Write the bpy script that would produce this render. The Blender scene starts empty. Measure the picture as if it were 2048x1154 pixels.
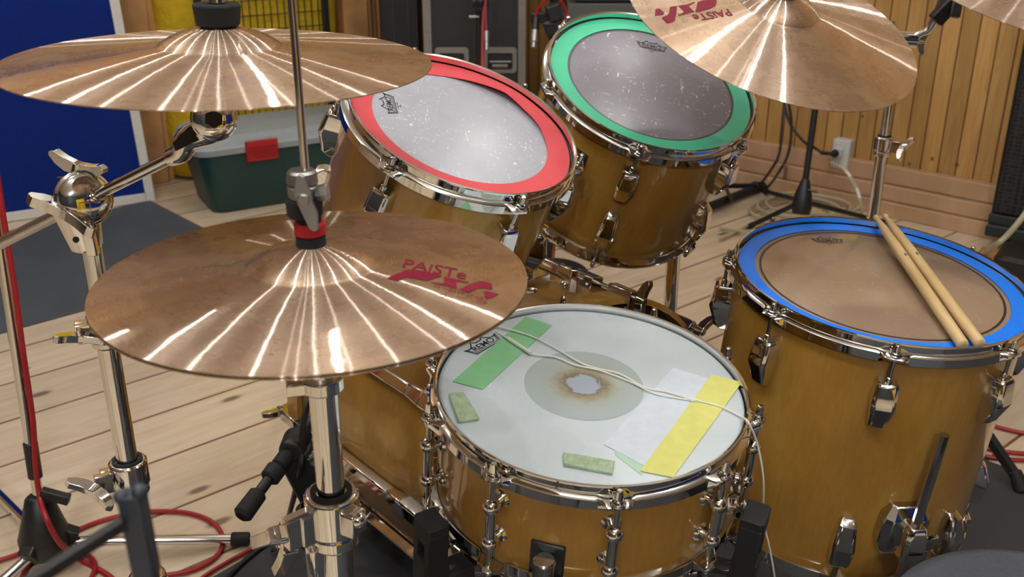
import bpy, bmesh, math, random
from mathutils import Vector, Matrix
random.seed(7)
SC = bpy.context.scene
COL = SC.collection
pi = math.pi
R_ = math.radians

# ------------------------------------------------------------------ camera
FPX, PITCH, CAMH = 2048.0, R_(22.8), 1.22          # focal length for a 2048 px wide frame
cam_d = bpy.data.cameras.new('camera')
cam_d.sensor_width = 36.0
cam_d.lens = 36.0 * FPX / 2048.0
cam_d.clip_start = 0.02
cam_d.dof.use_dof = True
cam_d.dof.focus_distance = 1.25
cam_d.dof.aperture_fstop = 10
cam = bpy.data.objects.new('camera', cam_d)
COL.objects.link(cam)
cam.location = (0, 0, CAMH)
cam.rotation_euler = (pi / 2 - PITCH, 0, 0)
SC.camera = cam

# ------------------------------------------------------------------ view, world, lamps
SC.view_settings.view_transform = 'Standard'
SC.view_settings.look = 'None'
SC.view_settings.gamma = 1.0
SC.view_settings.use_curve_mapping = False
SC.view_settings.exposure = -0.28
SC.cycles.use_denoising = True
SC.cycles.max_bounces = 10
SC.cycles.transparent_max_bounces = 16
SC.cycles.caustics_reflective = False
SC.cycles.caustics_refractive = False
w = bpy.data.worlds.new('world')
SC.world = w
w.use_nodes = True
w.node_tree.nodes['Background'].inputs[0].default_value = (0.9, 0.95, 1.0, 1)
w.node_tree.nodes['Background'].inputs[1].default_value = 0.35

def lamp(name, loc, power, radius, col=(1.0, 0.995, 0.985)):
    d = bpy.data.lights.new(name, 'POINT')
    d.energy = power
    d.shadow_soft_size = radius
    d.color = col
    o = bpy.data.objects.new(name, d)
    COL.objects.link(o)
    o.location = loc
    return o
LAMP_Z = 2.66
for i, (lx, ly, lp) in enumerate([(-1.6, 2.0, 17), (-1.3, 1.0, 15), (-0.72, 0.5, 22), (-0.05, 0.0, 20), (0.5, -0.3, 22), (0.75, 0.5, 20), (1.3, 1.0, 18),
                                  (0.8, 2.0, 15), (-0.5, 2.9, 15), (0.9, 3.0, 15), (-2.2, 3.0, 16), (-0.2, -2.3, 85), (-0.55, -2.45, 55)]):
    lamp('ceiling_lamp_light', (lx, ly, LAMP_Z), lp, 0.022)

# ------------------------------------------------------------------ geometry from the camera (for measuring only)
cT, sT = math.cos(PITCH), math.sin(PITCH)
CAM = Vector((0, 0, CAMH))
RT, UP, FW = Vector((1, 0, 0)), Vector((0, sT, cT)), Vector((0, cT, -sT))
def ray(x, y): return FW + RT * ((x - 1024) / FPX) - UP * ((y - 577) / FPX)
def P(x, y, d): return CAM + ray(x, y) * d
def PL(x, y, c, n):
    r = ray(x, y)
    return CAM + r * ((Vector(c) - CAM).dot(n) / r.dot(n))
def G(x, y, z=0.0): return PL(x, y, (0, 0, z), Vector((0, 0, 1)))
def VZ(x, y, gx, gy):                               # z on a vertical line through ground point, seen at row y
    k = (y - 577) / FPX
    d = gy / (cT - k * sT)
    return CAMH + d * (-sT - k * cT)

# ------------------------------------------------------------------ mesh builder
def frame(n, xref=(1, 0, 0)):
    n = Vector(n).normalized()
    x = Vector(xref) - n * Vector(xref).dot(n)
    if x.length < 1e-4:
        x = Vector((0, 1, 0)) - n * n.y
    x.normalize()
    return x, n.cross(x), n
def mat4(o, n, xref=(1, 0, 0)):
    x, y, z = frame(n, xref)
    return Matrix(((x.x, y.x, z.x, o[0]), (x.y, y.y, z.y, o[1]), (x.z, y.z, z.z, o[2]), (0, 0, 0, 1)))
def T(x, y, z): return Matrix.Translation((x, y, z))
def RZ(a): return Matrix.Rotation(a, 4, 'Z')
def RX(a): return Matrix.Rotation(a, 4, 'X')
def RY(a): return Matrix.Rotation(a, 4, 'Y')
ID = Matrix.Identity(4)

class MB:
    def __init__(self, M=None):
        self.v, self.f, self.M = [], [], (M or ID)
    def add(self, vs, fs, M=None):
        b = len(self.v)
        m = self.M @ M if M is not None else self.M
        self.v += [m @ Vector(p) for p in vs]
        self.f += [[b + i for i in f] for f in fs]
        return self
    def lathe(self, prof, seg=64, M=None, closed=False):
        vs, fs, rings = [], [], []
        for r, z in prof:
            if abs(r) < 1e-7:
                rings.append([len(vs)]); vs.append((0, 0, z))
            else:
                rings.append(list(range(len(vs), len(vs) + seg)))
                vs += [(r * math.cos(2 * pi * i / seg), r * math.sin(2 * pi * i / seg), z) for i in range(seg)]
        pr = list(zip(rings, rings[1:] + ([rings[0]] if closed else [])))
        if not closed: pr = pr[:len(rings) - 1]
        for a, b in pr:
            for i in range(seg):
                j = (i + 1) % seg
                if len(a) == 1 and len(b) == 1: continue
                if len(a) == 1: fs.append([a[0], b[j], b[i]])
                elif len(b) == 1: fs.append([a[i], a[j], b[0]])
                else: fs.append([a[i], a[j], b[j], b[i]])
        return self.add(vs, fs, M)
    def cyl(self, p0, p1, r0, r1=None, seg=24, cham=0.0):
        p0, p1 = Vector(p0), Vector(p1)
        r1 = r0 if r1 is None else r1
        L = (p1 - p0).length
        m = mat4(p0, p1 - p0, (0.31, 0.95, 0.11))
        c = min(cham, L * .45, r0 * .6, r1 * .6)
        if c > 0: pr = [(0, 0), (r0 - c, 0), (r0, c), (r1, L - c), (r1 - c, L), (0, L)]
        else: pr = [(0, 0), (r0, 0), (r1, L), (0, L)]
        return self.lathe(pr, seg, m)
    def tube(self, pts, r, seg=12, smooth=0, closed=False):
        pts = [Vector(p) for p in pts]
        if smooth: pts = catmull(pts, smooth, closed)
        n = len(pts)
        rs = r if isinstance(r, (list, tuple)) else [r] * n
        if len(rs) != n:
            rs = [rs[0] + (rs[-1] - rs[0]) * i / (n - 1) for i in range(n)]
        vs, fs = [], []
        t0 = (pts[1] - pts[0]).normalized()
        x, y, _ = frame(t0, (0.2, 0.3, 0.93))
        for i in range(n):
            if closed: t = (pts[(i + 1) % n] - pts[i - 1]).normalized()
            else: t = (pts[min(i + 1, n - 1)] - pts[max(i - 1, 0)]).normalized()
            x = (x - t * x.dot(t)).normalized()
            y = t.cross(x)
            for k in range(seg):
                a = 2 * pi * k / seg
                vs.append(pts[i] + (x * math.cos(a) + y * math.sin(a)) * rs[i])
        for i in range(n if closed else n - 1):
            j = (i + 1) % n
            for k in range(seg):
                l = (k + 1) % seg
                fs.append([i * seg + k, i * seg + l, j * seg + l, j * seg + k])
        if not closed:
            fs.append(list(range(seg))[::-1]); fs.append([(n - 1) * seg + k for k in range(seg)])
        return self.add(vs, fs)
    def loft(self, secs, M=None, ch=.25):           # secs: (z, half_w(y), x0, x1) boxy sections with chamfered outer corners
        vs, fs = [], []
        for z, hw, x0, x1 in secs:
            c = min(hw, abs(x1 - x0)) * ch
            vs += [(x0, -hw, z), (x1 - c, -hw, z), (x1, -hw + c, z), (x1, hw - c, z), (x1 - c, hw, z), (x0, hw, z)]
        n = len(secs)
        for i in range(n - 1):
            for k in range(6):
                l = (k + 1) % 6
                fs.append([i * 6 + k, i * 6 + l, (i + 1) * 6 + l, (i + 1) * 6 + k])
        fs.append([0, 1, 2, 3, 4, 5][::-1]); fs.append([(n - 1) * 6 + k for k in range(6)])
        return self.add(vs, fs, M)
    def box(self, x0, x1, y0, y1, z0, z1, M=None):
        vs = [(x0, y0, z0), (x1, y0, z0), (x1, y1, z0), (x0, y1, z0), (x0, y0, z1), (x1, y0, z1), (x1, y1, z1), (x0, y1, z1)]
        return self.add(vs, [[3, 2, 1, 0], [4, 5, 6, 7], [0, 1, 5, 4], [1, 2, 6, 5], [2, 3, 7, 6], [3, 0, 4, 7]], M)
    def prism(self, poly, z0, z1, M=None):
        n = len(poly)
        vs = [(p[0], p[1], z0) for p in poly] + [(p[0], p[1], z1) for p in poly]
        fs = [list(range(n))[::-1], list(range(n, 2 * n))] + [[i, (i + 1) % n, n + (i + 1) % n, n + i] for i in range(n)]
        return self.add(vs, fs, M)
    def sphere(self, c, r, seg=16, sq=(1, 1, 1)):
        pr = [(r * math.sin(pi * i / 10), -r * math.cos(pi * i / 10)) for i in range(11)]
        pr[0] = (0, -r); pr[-1] = (0, r)
        m = T(*c) @ Matrix.Diagonal((*sq, 1))
        return self.lathe(pr, seg, m)

def catmull(p, k, closed=False):
    out, n = [], len(p)
    for i in range(n if closed else n - 1):
        if closed: a, b, c, d = p[i - 1], p[i], p[(i + 1) % n], p[(i + 2) % n]
        else: a, b, c, d = p[max(i - 1, 0)], p[i], p[i + 1], p[min(i + 2, n - 1)]
        for j in range(k):
            t = j / k
            out.append(0.5 * ((2 * b) + (c - a) * t + (2 * a - 5 * b + 4 * c - d) * t * t + (3 * b - a - 3 * c + d) * t ** 3))
    if not closed: out.append(p[-1])
    return out

def wmat(o):
    m = ID.copy()
    while o is not None:
        m = o.matrix_basis @ m
        o = o.parent
    return m
def obj(name, mb, m, parent=None, M=None, bevel=0.0, smooth=35, label=None):
    """links one mesh object; vertices given in world space are moved into its own (or its parent's) space"""
    me = bpy.data.meshes.new(name)
    base = wmat(parent) if parent else (M if M is not None else ID)
    inv = base.inverted()
    me.from_pydata([inv @ v for v in mb.v], [], mb.f)
    bm = bmesh.new(); bm.from_mesh(me)
    bmesh.ops.recalc_face_normals(bm, faces=bm.faces)
    bm.to_mesh(me); bm.free()
    if smooth:
        me.polygons.foreach_set('use_smooth', [True] * len(me.polygons))
        me.set_sharp_from_angle(angle=R_(smooth))
    me.materials.append(m)
    o = bpy.data.objects.new(name, me)
    COL.objects.link(o)
    if parent: o.parent = parent
    elif M is not None: o.matrix_basis = M
    if bevel:
        b = o.modifiers.new('bevel', 'BEVEL'); b.width = bevel; b.segments = 2; b.limit_method = 'ANGLE'; b.angle_limit = R_(40)
    if label: o['label'] = label
    return o
def tag(o, label, cat, group=None, kind=None):
    o['label'] = label; o['category'] = cat
    if group: o['group'] = group
    if kind: o['kind'] = kind
    return o
def thing(name, label, cat, M=None, group=None):
    o = bpy.data.objects.new(name, None)
    o.empty_display_size = .05
    COL.objects.link(o)
    o.matrix_basis = M if M is not None else ID
    return tag(o, label, cat, group)
def struct(name, mb, m, **k):
    o = obj(name, mb, m, **k)
    o['kind'] = 'structure'
    return o

# ------------------------------------------------------------------ materials
def lin(c):
    return tuple(((x / 255) / 12.92 if x / 255 <= .04045 else ((x / 255 + .055) / 1.055) ** 2.4) for x in c) + (1,)
class NT:
    def __init__(self, name):
        self.m = bpy.data.materials.new(name); self.m.use_nodes = True
        self.t = self.m.node_tree
        self.t.nodes.clear()
        self.out = self.t.nodes.new('ShaderNodeOutputMaterial')
    def n(self, typ, **kw):
        nd = self.t.nodes.new('ShaderNode' + typ)
        for k, v in kw.items():
            if k.startswith('i_'):
                key = k[2:]
                nd.inputs[int(key) if key.isdigit() else key.replace('_', ' ')].default_value = v
            else: setattr(nd, k, v)
        return nd
    def l(self, a, b, ia=0, ib=0):
        self.t.links.new(a.outputs[ia], b.inputs[ib])
    def math(self, op, a, b=None, c=None):
        nd = self.n('Math', operation=op)
        for i, x in enumerate((a, b, c)):
            if x is None: continue
            if isinstance(x, (int, float)): nd.inputs[i].default_value = x
            else: self.t.links.new(x, nd.inputs[i])
        return nd.outputs[0]
    def ramp(self, fac, stops):
        nd = self.n('ValToRGB')
        e = nd.color_ramp.elements
        while len(e) < len(stops): e.new(.5)
        for el, (p, c) in zip(e, stops): el.position = p; el.color = c
        self.t.links.new(fac, nd.inputs[0])
        return nd.outputs[0]
    def mix(self, f, a, b, mode='MIX'):
        nd = self.n('Mix', data_type='RGBA', blend_type=mode)
        for i, x in ((0, f), (6, a), (7, b)):
            if isinstance(x, (int, float, tuple)): nd.inputs[i].default_value = x
            else: self.t.links.new(x, nd.inputs[i])
        return nd.outputs[2]
    def noise(self, vec, scale, detail=3, rough=.5, dist=0):
        nd = self.n('TexNoise', i_Scale=scale, i_Detail=detail, i_Roughness=rough, i_Distortion=dist)
        if vec is not None: self.t.links.new(vec, nd.inputs['Vector'])
        return nd.outputs[0]
    def mapped(self, scale=(1, 1, 1), rot=(0, 0, 0), loc=(0, 0, 0), coord='Object'):
        tc = self.n('TexCoord'); mp = self.n('Mapping')
        mp.inputs['Scale'].default_value = scale; mp.inputs['Rotation'].default_value = rot; mp.inputs['Location'].default_value = loc
        self.l(tc, mp, coord, 0)
        return mp.outputs[0]
    def bump(self, h, strength=.2, dist=.001):
        nd = self.n('Bump', i_Strength=strength, i_Distance=dist)
        self.t.links.new(h, nd.inputs['Height'])
        return nd.outputs[0]
    def pbr(self, color, rough=.5, metal=0., coat=0., coat_rough=.03, bump=None, **kw):
        b = self.n('BsdfPrincipled')
        for k, x in (('Base Color', color), ('Roughness', rough), ('Metallic', metal), ('Coat Weight', coat), ('Coat Roughness', coat_rough), *kw.items()):
            k = k.replace('_', ' ')
            if isinstance(x, (int, float, tuple)): b.inputs[k].default_value = x
            else: self.t.links.new(x, b.inputs[k])
        if bump is not None: self.t.links.new(bump, b.inputs['Normal'])
        self.l(b, self.out)
        self.b = b
        return self.m

def plain(name, rgb, rough=.5, metal=0., coat=0., var=.12, scale=40, bumpy=0., bscale=400, **kw):
    t = NT(name)
    c = lin(rgb)
    n = t.noise(t.mapped(), scale, 4)
    c2 = tuple(x * (1 - var) for x in c[:3]) + (1,)
    c1 = tuple(min(1, x * (1 + var)) for x in c[:3]) + (1,)
    col = t.ramp(n, [(.3, c2), (.7, c1)])
    bp = t.bump(t.noise(t.mapped(), bscale, 2), bumpy, .0006) if bumpy else None
    return t.pbr(col, rough, metal, coat, bump=bp, **kw)

def m_chrome(name='chrome', v=.78, rough=.05):
    t = NT(name)
    n = t.noise(t.mapped(), 30, 4)
    r = t.math('MULTIPLY_ADD', n, .10, rough - .04)
    return t.pbr((v, v * .985, v * .95, 1), r, 1.0)
CHROME = m_chrome()
DARKCHROME = m_chrome('worn_chrome', .55, .12)
ALU = plain('aluminium', (165, 163, 160), .35, .85, var=.05)
CAST = plain('cast_metal', (150, 148, 144), .38, .9, var=.08)
BLACK = plain('black_plastic', (24, 25, 28), .45, var=.15)
RUBBER = plain('black_rubber', (20, 21, 23), .7, var=.15, bumpy=.15)
FELT = plain('black_felt', (16, 16, 17), .95, bumpy=.5, bscale=900)
REDFELT = plain('red_felt', (170, 20, 35), .8, var=.15, bumpy=.5, bscale=900)
REDCABLE = plain('red_cable_jacket', (150, 22, 30), .45, var=.08)
WHITECABLE = plain('white_cable_jacket', (222, 222, 212), .45, var=.04)
GREYCABLE = plain('pale_grey_cable_jacket', (176, 170, 142), .5, var=.06)
BLACKCABLE = plain('black_cable_jacket', (18, 18, 20), .5)
REDINK = plain('dark_red_ink', (112, 16, 40), .6, var=.1, Specular_IOR_Level=.2)
BLACKINK = plain('black_ink', (28, 30, 42), .6)

def m_shell():
    t = NT('honey_maple_lacquer')
    v = t.mapped((1, 1, .35))
    n1 = t.noise(v, 9, 5, .6, .6)
    n2 = t.noise(t.mapped((6, 6, 1.5)), 30, 3)
    c = t.ramp(n1, [(.25, lin((142, 102, 34))), (.5, lin((162, 120, 46))), (.78, lin((184, 144, 70)))])
    c = t.mix(.18, c, t.ramp(n2, [(.3, lin((124, 82, 24))), (.7, lin((190, 138, 62)))]))
    return t.pbr(c, .35, 0, 1.0, .05)
SHELL = m_shell()
INNER = plain('bare_maple_inside', (196, 150, 100), .6, var=.12, scale=8)

def m_cymbal():
    t = NT('bronze_cymbal')
    tc = t.mapped()
    n1 = t.noise(tc, 16, 6, .65, .8)
    n2 = t.noise(tc, 45, 5, .7, .5)
    col = t.ramp(n1, [(.28, lin((146, 112, 82))), (.5, lin((174, 140, 107))), (.75, lin((192, 164, 134)))])
    st = t.ramp(n2, [(.52, (0, 0, 0, 1)), (.74, (1, 1, 1, 1))])
    col = t.mix(t.math('MULTIPLY', st, .5), col, lin((104, 78, 72)))
    # concentric turning marks: radius in object space
    sx = t.n('SeparateXYZ'); t.t.links.new(t.mapped(), sx.inputs[0])
    r = t.math('SQRT', t.math('ADD', t.math('MULTIPLY', sx.outputs[0], sx.outputs[0]), t.math('MULTIPLY', sx.outputs[1], sx.outputs[1])))
    cx = t.n('CombineXYZ'); t.t.links.new(t.math('MULTIPLY', r, 1.0), cx.inputs[0])
    gr = t.noise(cx.outputs[0], 700, 3, .6)
    col = t.mix(.12, col, t.ramp(gr, [(.35, lin((130, 92, 62))), (.65, lin((232, 190, 150)))]))
    wob = t.noise(tc, 14, 3, .55)
    bp = t.bump(wob, .06, .006)
    tan = t.n('Tangent', direction_type='RADIAL', axis='Z')
    g1 = t.n('BsdfAnisotropic', distribution='GGX', i_Roughness=.175, i_Anisotropy=.90)
    g2 = t.n('BsdfAnisotropic', distribution='GGX', i_Roughness=.33)
    df = t.n('BsdfDiffuse')
    for g in (g2, df): t.t.links.new(col, g.inputs['Color'])
    t.t.links.new(t.mix(.4, col, (1, .98, .95, 1)), g1.inputs['Color'])
    for g in (g1,):
        t.t.links.new(bp, g.inputs['Normal']); t.l(tan, g, 0, 'Tangent')
    m1 = t.n('MixShader', i_0=.24); t.l(g1, m1, 0, 1); t.l(g2, m1, 0, 2)
    m2 = t.n('MixShader', i_0=.22); t.l(m1, m2, 0, 1); t.l(df, m2, 0, 2)
    t.l(m2, t.out)
    return t.m
CYMBAL = m_cymbal()

def m_planks(name, ang, width, cols, groove, gw=.012, knots=True, gscale=1.0, rough=.5, coat=.15, dim=2, kon=.45, pv=.22, kel=.42):
    """ang: direction of the boards in the XY plane; dim 3: boards run along Z and are counted along ang"""
    t = NT(name)
    tc = t.n('TexCoord'); sx = t.n('SeparateXYZ'); t.l(tc, sx, 'Object', 0)
    ca, sa = math.cos(ang), math.sin(ang)
    along = t.math('ADD', t.math('MULTIPLY', sx.outputs[0], ca), t.math('MULTIPLY', sx.outputs[1], sa))
    across = t.math('ADD', t.math('MULTIPLY', sx.outputs[0], -sa), t.math('MULTIPLY', sx.outputs[1], ca))
    if dim == 3: u, v = sx.outputs[2], along
    else: u, v = along, across
    vs = t.math('DIVIDE', v, width)
    idx = t.math('FLOOR', vs)
    fr = t.math('FRACT', vs)
    wn = t.n('TexWhiteNoise', noise_dimensions='1D'); t.t.links.new(idx, wn.inputs['W'])
    cx = t.n('CombineXYZ')
    t.t.links.new(t.math('MULTIPLY_ADD', u, 1.0, t.math('MULTIPLY', wn.outputs[0], 17.0)), cx.inputs[0])
    t.t.links.new(t.math('MULTIPLY', v, 9.0), cx.inputs[1])
    t.t.links.new(t.math('MULTIPLY', wn.outputs[0], 5.0), cx.inputs[2])
    n1 = t.noise(cx.outputs[0], 3.2 * gscale, 6, .6, 1.0)
    c = t.ramp(n1, [(.2, lin(cols[0])), (.5, lin(cols[1])), (.8, lin(cols[2]))])
    hv = t.n('HueSaturation')
    t.t.links.new(c, hv.inputs['Color'])
    t.t.links.new(t.math('MULTIPLY_ADD', wn.outputs[0], pv, 1 - pv / 2), hv.inputs['Value'])
    c = hv.outputs[0]
    if knots:
        kx = t.n('CombineXYZ')
        t.t.links.new(t.math('MULTIPLY', u, kel), kx.inputs[0]); t.t.links.new(v, kx.inputs[1])
        vo = t.n('TexVoronoi', voronoi_dimensions='2D', i_Scale=6.5 * gscale); t.t.links.new(kx.outputs[0], vo.inputs['Vector'])
        sep = t.n('SeparateColor'); t.l(vo, sep, 'Color', 0)
        on = t.math('GREATER_THAN', sep.outputs[0], kon)
        sz = t.math('MULTIPLY_ADD', sep.outputs[1], .07, .035)
        dk = t.math('SMOOTH_MIN', 1.0, t.math('DIVIDE', vo.outputs['Distance'], sz), .2)
        kf = t.math('MULTIPLY', t.math('SUBTRACT', 1.0, dk), on)
        kf = t.math('MAXIMUM', kf, 0.0)
        c = t.mix(t.math('MINIMUM', t.math('MULTIPLY', kf, 1.6), .85), c, lin(cols[3]))
    e = t.math('MINIMUM', fr, t.math('SUBTRACT', 1.0, fr))
    gmask = t.math('LESS_THAN', e, gw)
    c = t.mix(gmask, c, lin(groove))
    bp = t.bump(t.math('SUBTRACT', 1.0, gmask), .35, .003)
    return t.pbr(c, rough, 0, coat, .25, bump=bp)
PLANK_ANG = math.atan2(.65, .76)
FLOORM = m_planks('pale_floor_boards', PLANK_ANG, .197, [(190, 168, 138), (209, 191, 164), (221, 206, 182), (92, 72, 58)], (118, 80, 58), .019, True, 1.0, .42, .3)
WALLM = m_planks('varnished_pine_panelling', math.atan2(.656, -.755), .062, [(158, 118, 64), (182, 141, 82), (198, 160, 102), (84, 50, 24)], (104, 66, 28), .045, True, 1.5, .45, .25, dim=3, kon=.55, pv=.34, kel=.85)
WALLM2 = m_planks('pine_panelling', math.atan2(.52, .85), .1, [(160, 116, 66), (186, 140, 84), (204, 162, 104), (90, 56, 28)], (104, 66, 28), .03, True, 1.2, .5, .2, dim=3)
CEILM = plain('off_white_ceiling_board', (226, 222, 216), .8, var=.04, scale=3)
BOARDM = m_planks('planed_cedar_board', math.atan2(.656, -.755), 3.0, [(172, 134, 100), (192, 155, 120), (204, 170, 138), (104, 66, 46)], (150, 110, 80), .001, True, 1.6, .55, .05)
STUDM = plain('rough_pine_stud', (176, 130, 80), .6, var=.25, scale=9)

# ------------------------------------------------------------------ room
dL, dR = Vector((.853, .522)), Vector((-.755, .656))
nL, nR = Vector((.522, -.853)), Vector((-.656, -.755))
K = Vector((.036, 4.77)) + dL * .063 + dR * .21
HC = 2.75
cor = [K, K - dL * 7.0, Vector((-2.6, -4.0)), Vector((2.2, -4.0)), K - dR * 6.2]
mb = MB(); mb.prism([tuple(c) for c in cor], -.06, 0)
struct('floor', mb, FLOORM, smooth=0)
mb = MB(); mb.prism([tuple(c) for c in cor], HC, HC + .06)
struct('ceiling', mb, CEILM, smooth=0)
def wall(name, a, b, m, th=.08):
    a, b = Vector(a), Vector(b)
    d = (b - a).normalized(); n = Vector((d.y, -d.x))
    cen = (sum(cor, Vector((0, 0))) / 5)
    if (cen - a).dot(n) > 0: n = -n
    mb = MB(); mb.prism([tuple(a), tuple(b), tuple(b + n * th), tuple(a + n * th)], 0, HC)
    struct(name, mb, m, smooth=0)
wall('wall_left', cor[0], cor[1], WALLM2)
DARKW = plain('charcoal_acoustic_board', (58, 60, 64), .85, var=.1)
wall('wall_side', cor[1], cor[2], DARKW)
wall('wall_back', cor[2], cor[3], DARKW)
wall('wall_near', cor[3], cor[4], DARKW)
wall('wall_right', cor[4], cor[0], WALLM)
nR3, nL3 = Vector((*nR, 0)), Vector((*nL, 0))
dR3, dL3 = Vector((*dR, 0)), Vector((*dL, 0))
K3 = Vector((*K, 0))
def WR(x, y, off=0.0): return PL(x, y, K3 + nR3 * off, nR3)
def WL(x, y, off=0.0): return PL(x, y, K3 + nL3 * off, nL3)
# stepped boards along the foot of the right wall
MR = Matrix(((dR.x, nR.x, 0, K.x), (dR.y, nR.y, 0, K.y), (0, 0, 1, 0), (0, 0, 0, 1)))   # x along the wall to the corner, y into the room
for i, (z0, z1, th) in enumerate([(0, .055, .075), (.057, .112, .058), (.114, .178, .036)]):
    mb = MB(MR); mb.box(-6.0, -.02, 0.0, th, z0, z1)
    struct('baseboard_right' if i == 0 else 'baseboard_right.%03d' % i, mb, BOARDM, bevel=.004, smooth=0)

# ------------------------------------------------------------------ drums
def m_head(name, opac, col, scratch=.5, rough=.14, fleck=90, spec=.5):
    t = NT(name)
    v = t.mapped((1, 3.2, 1), (0, 0, .7))
    n = t.noise(t.mapped(), 7, 4, .6, .5)
    c = t.ramp(n, [(.3, lin(tuple(int(x * .93) for x in col))), (.7, lin(col))])
    vo = t.noise(v, fleck, 2, .6, 1.2)
    vo2 = t.noise(t.mapped((3.4, 1, 1), (0, 0, .35)), fleck * .8, 2, .6, 1.2)
    fl = t.ramp(t.math('MAXIMUM', vo, vo2), [(.655, (0, 0, 0, 1)), (.70, (1, 1, 1, 1))])
    patch = t.ramp(t.noise(t.mapped(), 9, 2), [(.38, (0, 0, 0, 1)), (.58, (1, 1, 1, 1))])
    f = t.math('MULTIPLY', t.math('MULTIPLY', fl, patch), scratch)
    c = t.mix(f, c, lin((245, 246, 248)))
    p = t.n('BsdfPrincipled')
    t.t.links.new(c, p.inputs['Base Color'])
    p.inputs['Roughness'].default_value = rough
    p.inputs['Specular IOR Level'].default_value = spec
    p.inputs['Coat Weight'].default_value = .25 if spec == .5 and rough < .5 else 0
    p.inputs['Coat Roughness'].default_value = .3
    if opac >= 1:
        t.l(p, t.out); return t.m
    tr = t.n('BsdfTransparent', i_Color=(.93, .92, .91, 1))
    mx = t.n('MixShader')
    t.t.links.new(t.math('MAXIMUM', t.math('MULTIPLY', f, 1.0), opac), mx.inputs[0])
    t.l(tr, mx, 0, 1); t.l(p, mx, 0, 2)
    g = t.n('BsdfAnisotropic', i_Roughness=.3 if rough >= .4 else .1, i_Color=(1, 1, 1, 1))
    fr = t.n('Fresnel', i_IOR=1.9)
    m2 = t.n('MixShader')
    if rough >= .5: m2.inputs[0].default_value = .05
    else: t.l(fr, m2, 0, 0)
    t.l(mx, m2, 0, 1); t.l(g, m2, 0, 2)
    t.l(m2, t.out)
    return t.m
    t.l(fr, m2, 0, 0); t.l(mx, m2, 0, 1); t.l(g, m2, 0, 2)
    t.l(m2, t.out)
    return t.m
COATED = m_head('coated_white_head', 1, (204, 215, 220), .25, .42)
HAZY = m_head('hazy_clear_head', .64, (168, 165, 178), 1.0, .55, 60, .25)
HAZY2 = m_head('scratched_clear_head', .9, (184, 188, 198), 1.0, .5, 95, .5)
CLEAR = m_head('clear_head_painted_reflection', .5, (222, 190, 158), .4, .3, 60)  # tan body colour painted in to boost the pine wall's reflection
BOTTOM = m_head('thin_clear_head', .35, (190, 180, 165), .3, .2)
STRIPE = plain('dark_stripe', (40, 34, 40), .4)
RINGRED = plain('red_card', (208, 66, 74), .55, var=.04)
RINGGRN = plain('green_card', (62, 196, 150), .5, var=.03)
RINGBLU = plain('blue_card', (0, 124, 246), .45, var=.03)

def hoop_mesh(mb, R, M, lugs, flip=False, N=288):
    s = -1 if flip else 1
    vs, fs = [], []
    for i in range(N):
        a = 2 * pi * i / N
        e = 0
        for l in lugs:
            d = abs((a - l + pi) % (2 * pi) - pi) * R
            e = max(e, 1 - min(1, max(0, (d - .011) / .006)))
        e = e * e * (3 - 2 * e)
        pr = [(R + .0022, 0), (R + .0045, -.0006), (R + .0048, -.0022), (R + .0024, -.0036), (R + .0024, -.0125), (R + .007 + .009 * e, -.0140),
              (R + .0092 + .0105 * e, -.0162), (R + .0092 + .0105 * e, -.0275 + .0085 * e), (R + .0074 + .0105 * e, -.0275 + .0085 * e),
              (R + .0068 + .009 * e, -.0172), (R + .0002, -.0152), (R + .0002, -.0012)]
        vs += [(r * math.cos(a), r * math.sin(a), z * s) for r, z in pr]
    n = len(pr)
    for i in range(N):
        j = (i + 1) % N
        for k in range(n):
            l = (k + 1) % n
            fs.append([i * n + k, j * n + k, j * n + l, i * n + l])
    mb.add(vs, fs, M)

def remo(mb, sub, M):
    """crown over a word in a box, unit width, drawn in the XY plane of M (flat marks a hair thick)"""
    def stroke(p, w):
        for a, b in zip(p, p[1:]):
            d = Vector((b[0] - a[0], b[1] - a[1])); d.normalize(); q = Vector((-d.y, d.x)) * w / 2; e = d * w / 2
            a_, b_ = Vector(a), Vector(b)
            mb.add([(*(a_ - e + q), 0), (*(a_ - e - q), 0), (*(b_ + e - q), 0), (*(b_ + e + q), 0)], [[0, 1, 2, 3]], M)
    stroke([(-.5, .10), (-.40, -.18), (.40, -.18), (.5, .10)], .028)
    stroke([(-.45, .06), (-.36, -.13), (.36, -.13), (.45, .06)], .018)
    def arc(x0, x1, y0, y1, dip):
        return [(x0 + (x1 - x0) * t, y0 + (y1 - y0) * t - dip * math.sin(pi * t)) for t in [i / 8 for i in range(9)]]
    stroke(arc(-.5, -.17, .10, .24, .10), .028)
    stroke(arc(-.17, .0, .24, .16, .04) , .028)
    stroke(arc(.0, .17, .16, .24, .04), .028)
    stroke(arc(.17, .5, .24, .10, .10), .028)
    v, f = text_geo('REMO', .012)
    fit_text(mb, v, f, (-.33, -.10, 0), (.33, -.10, 0), (-.33, .085, 0), M)
    for i, wd in enumerate((.26, .14)):
        y = -.25 - i * .075                         # small print, too fine to read
        k = int(wd / .035)
        for q in range(k):
            if q % 4 != 3: stroke([(-wd / 2 + q * wd / k, y - .008), (-wd / 2 + (q + .6) * wd / k, y + .008)], .018)

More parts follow.
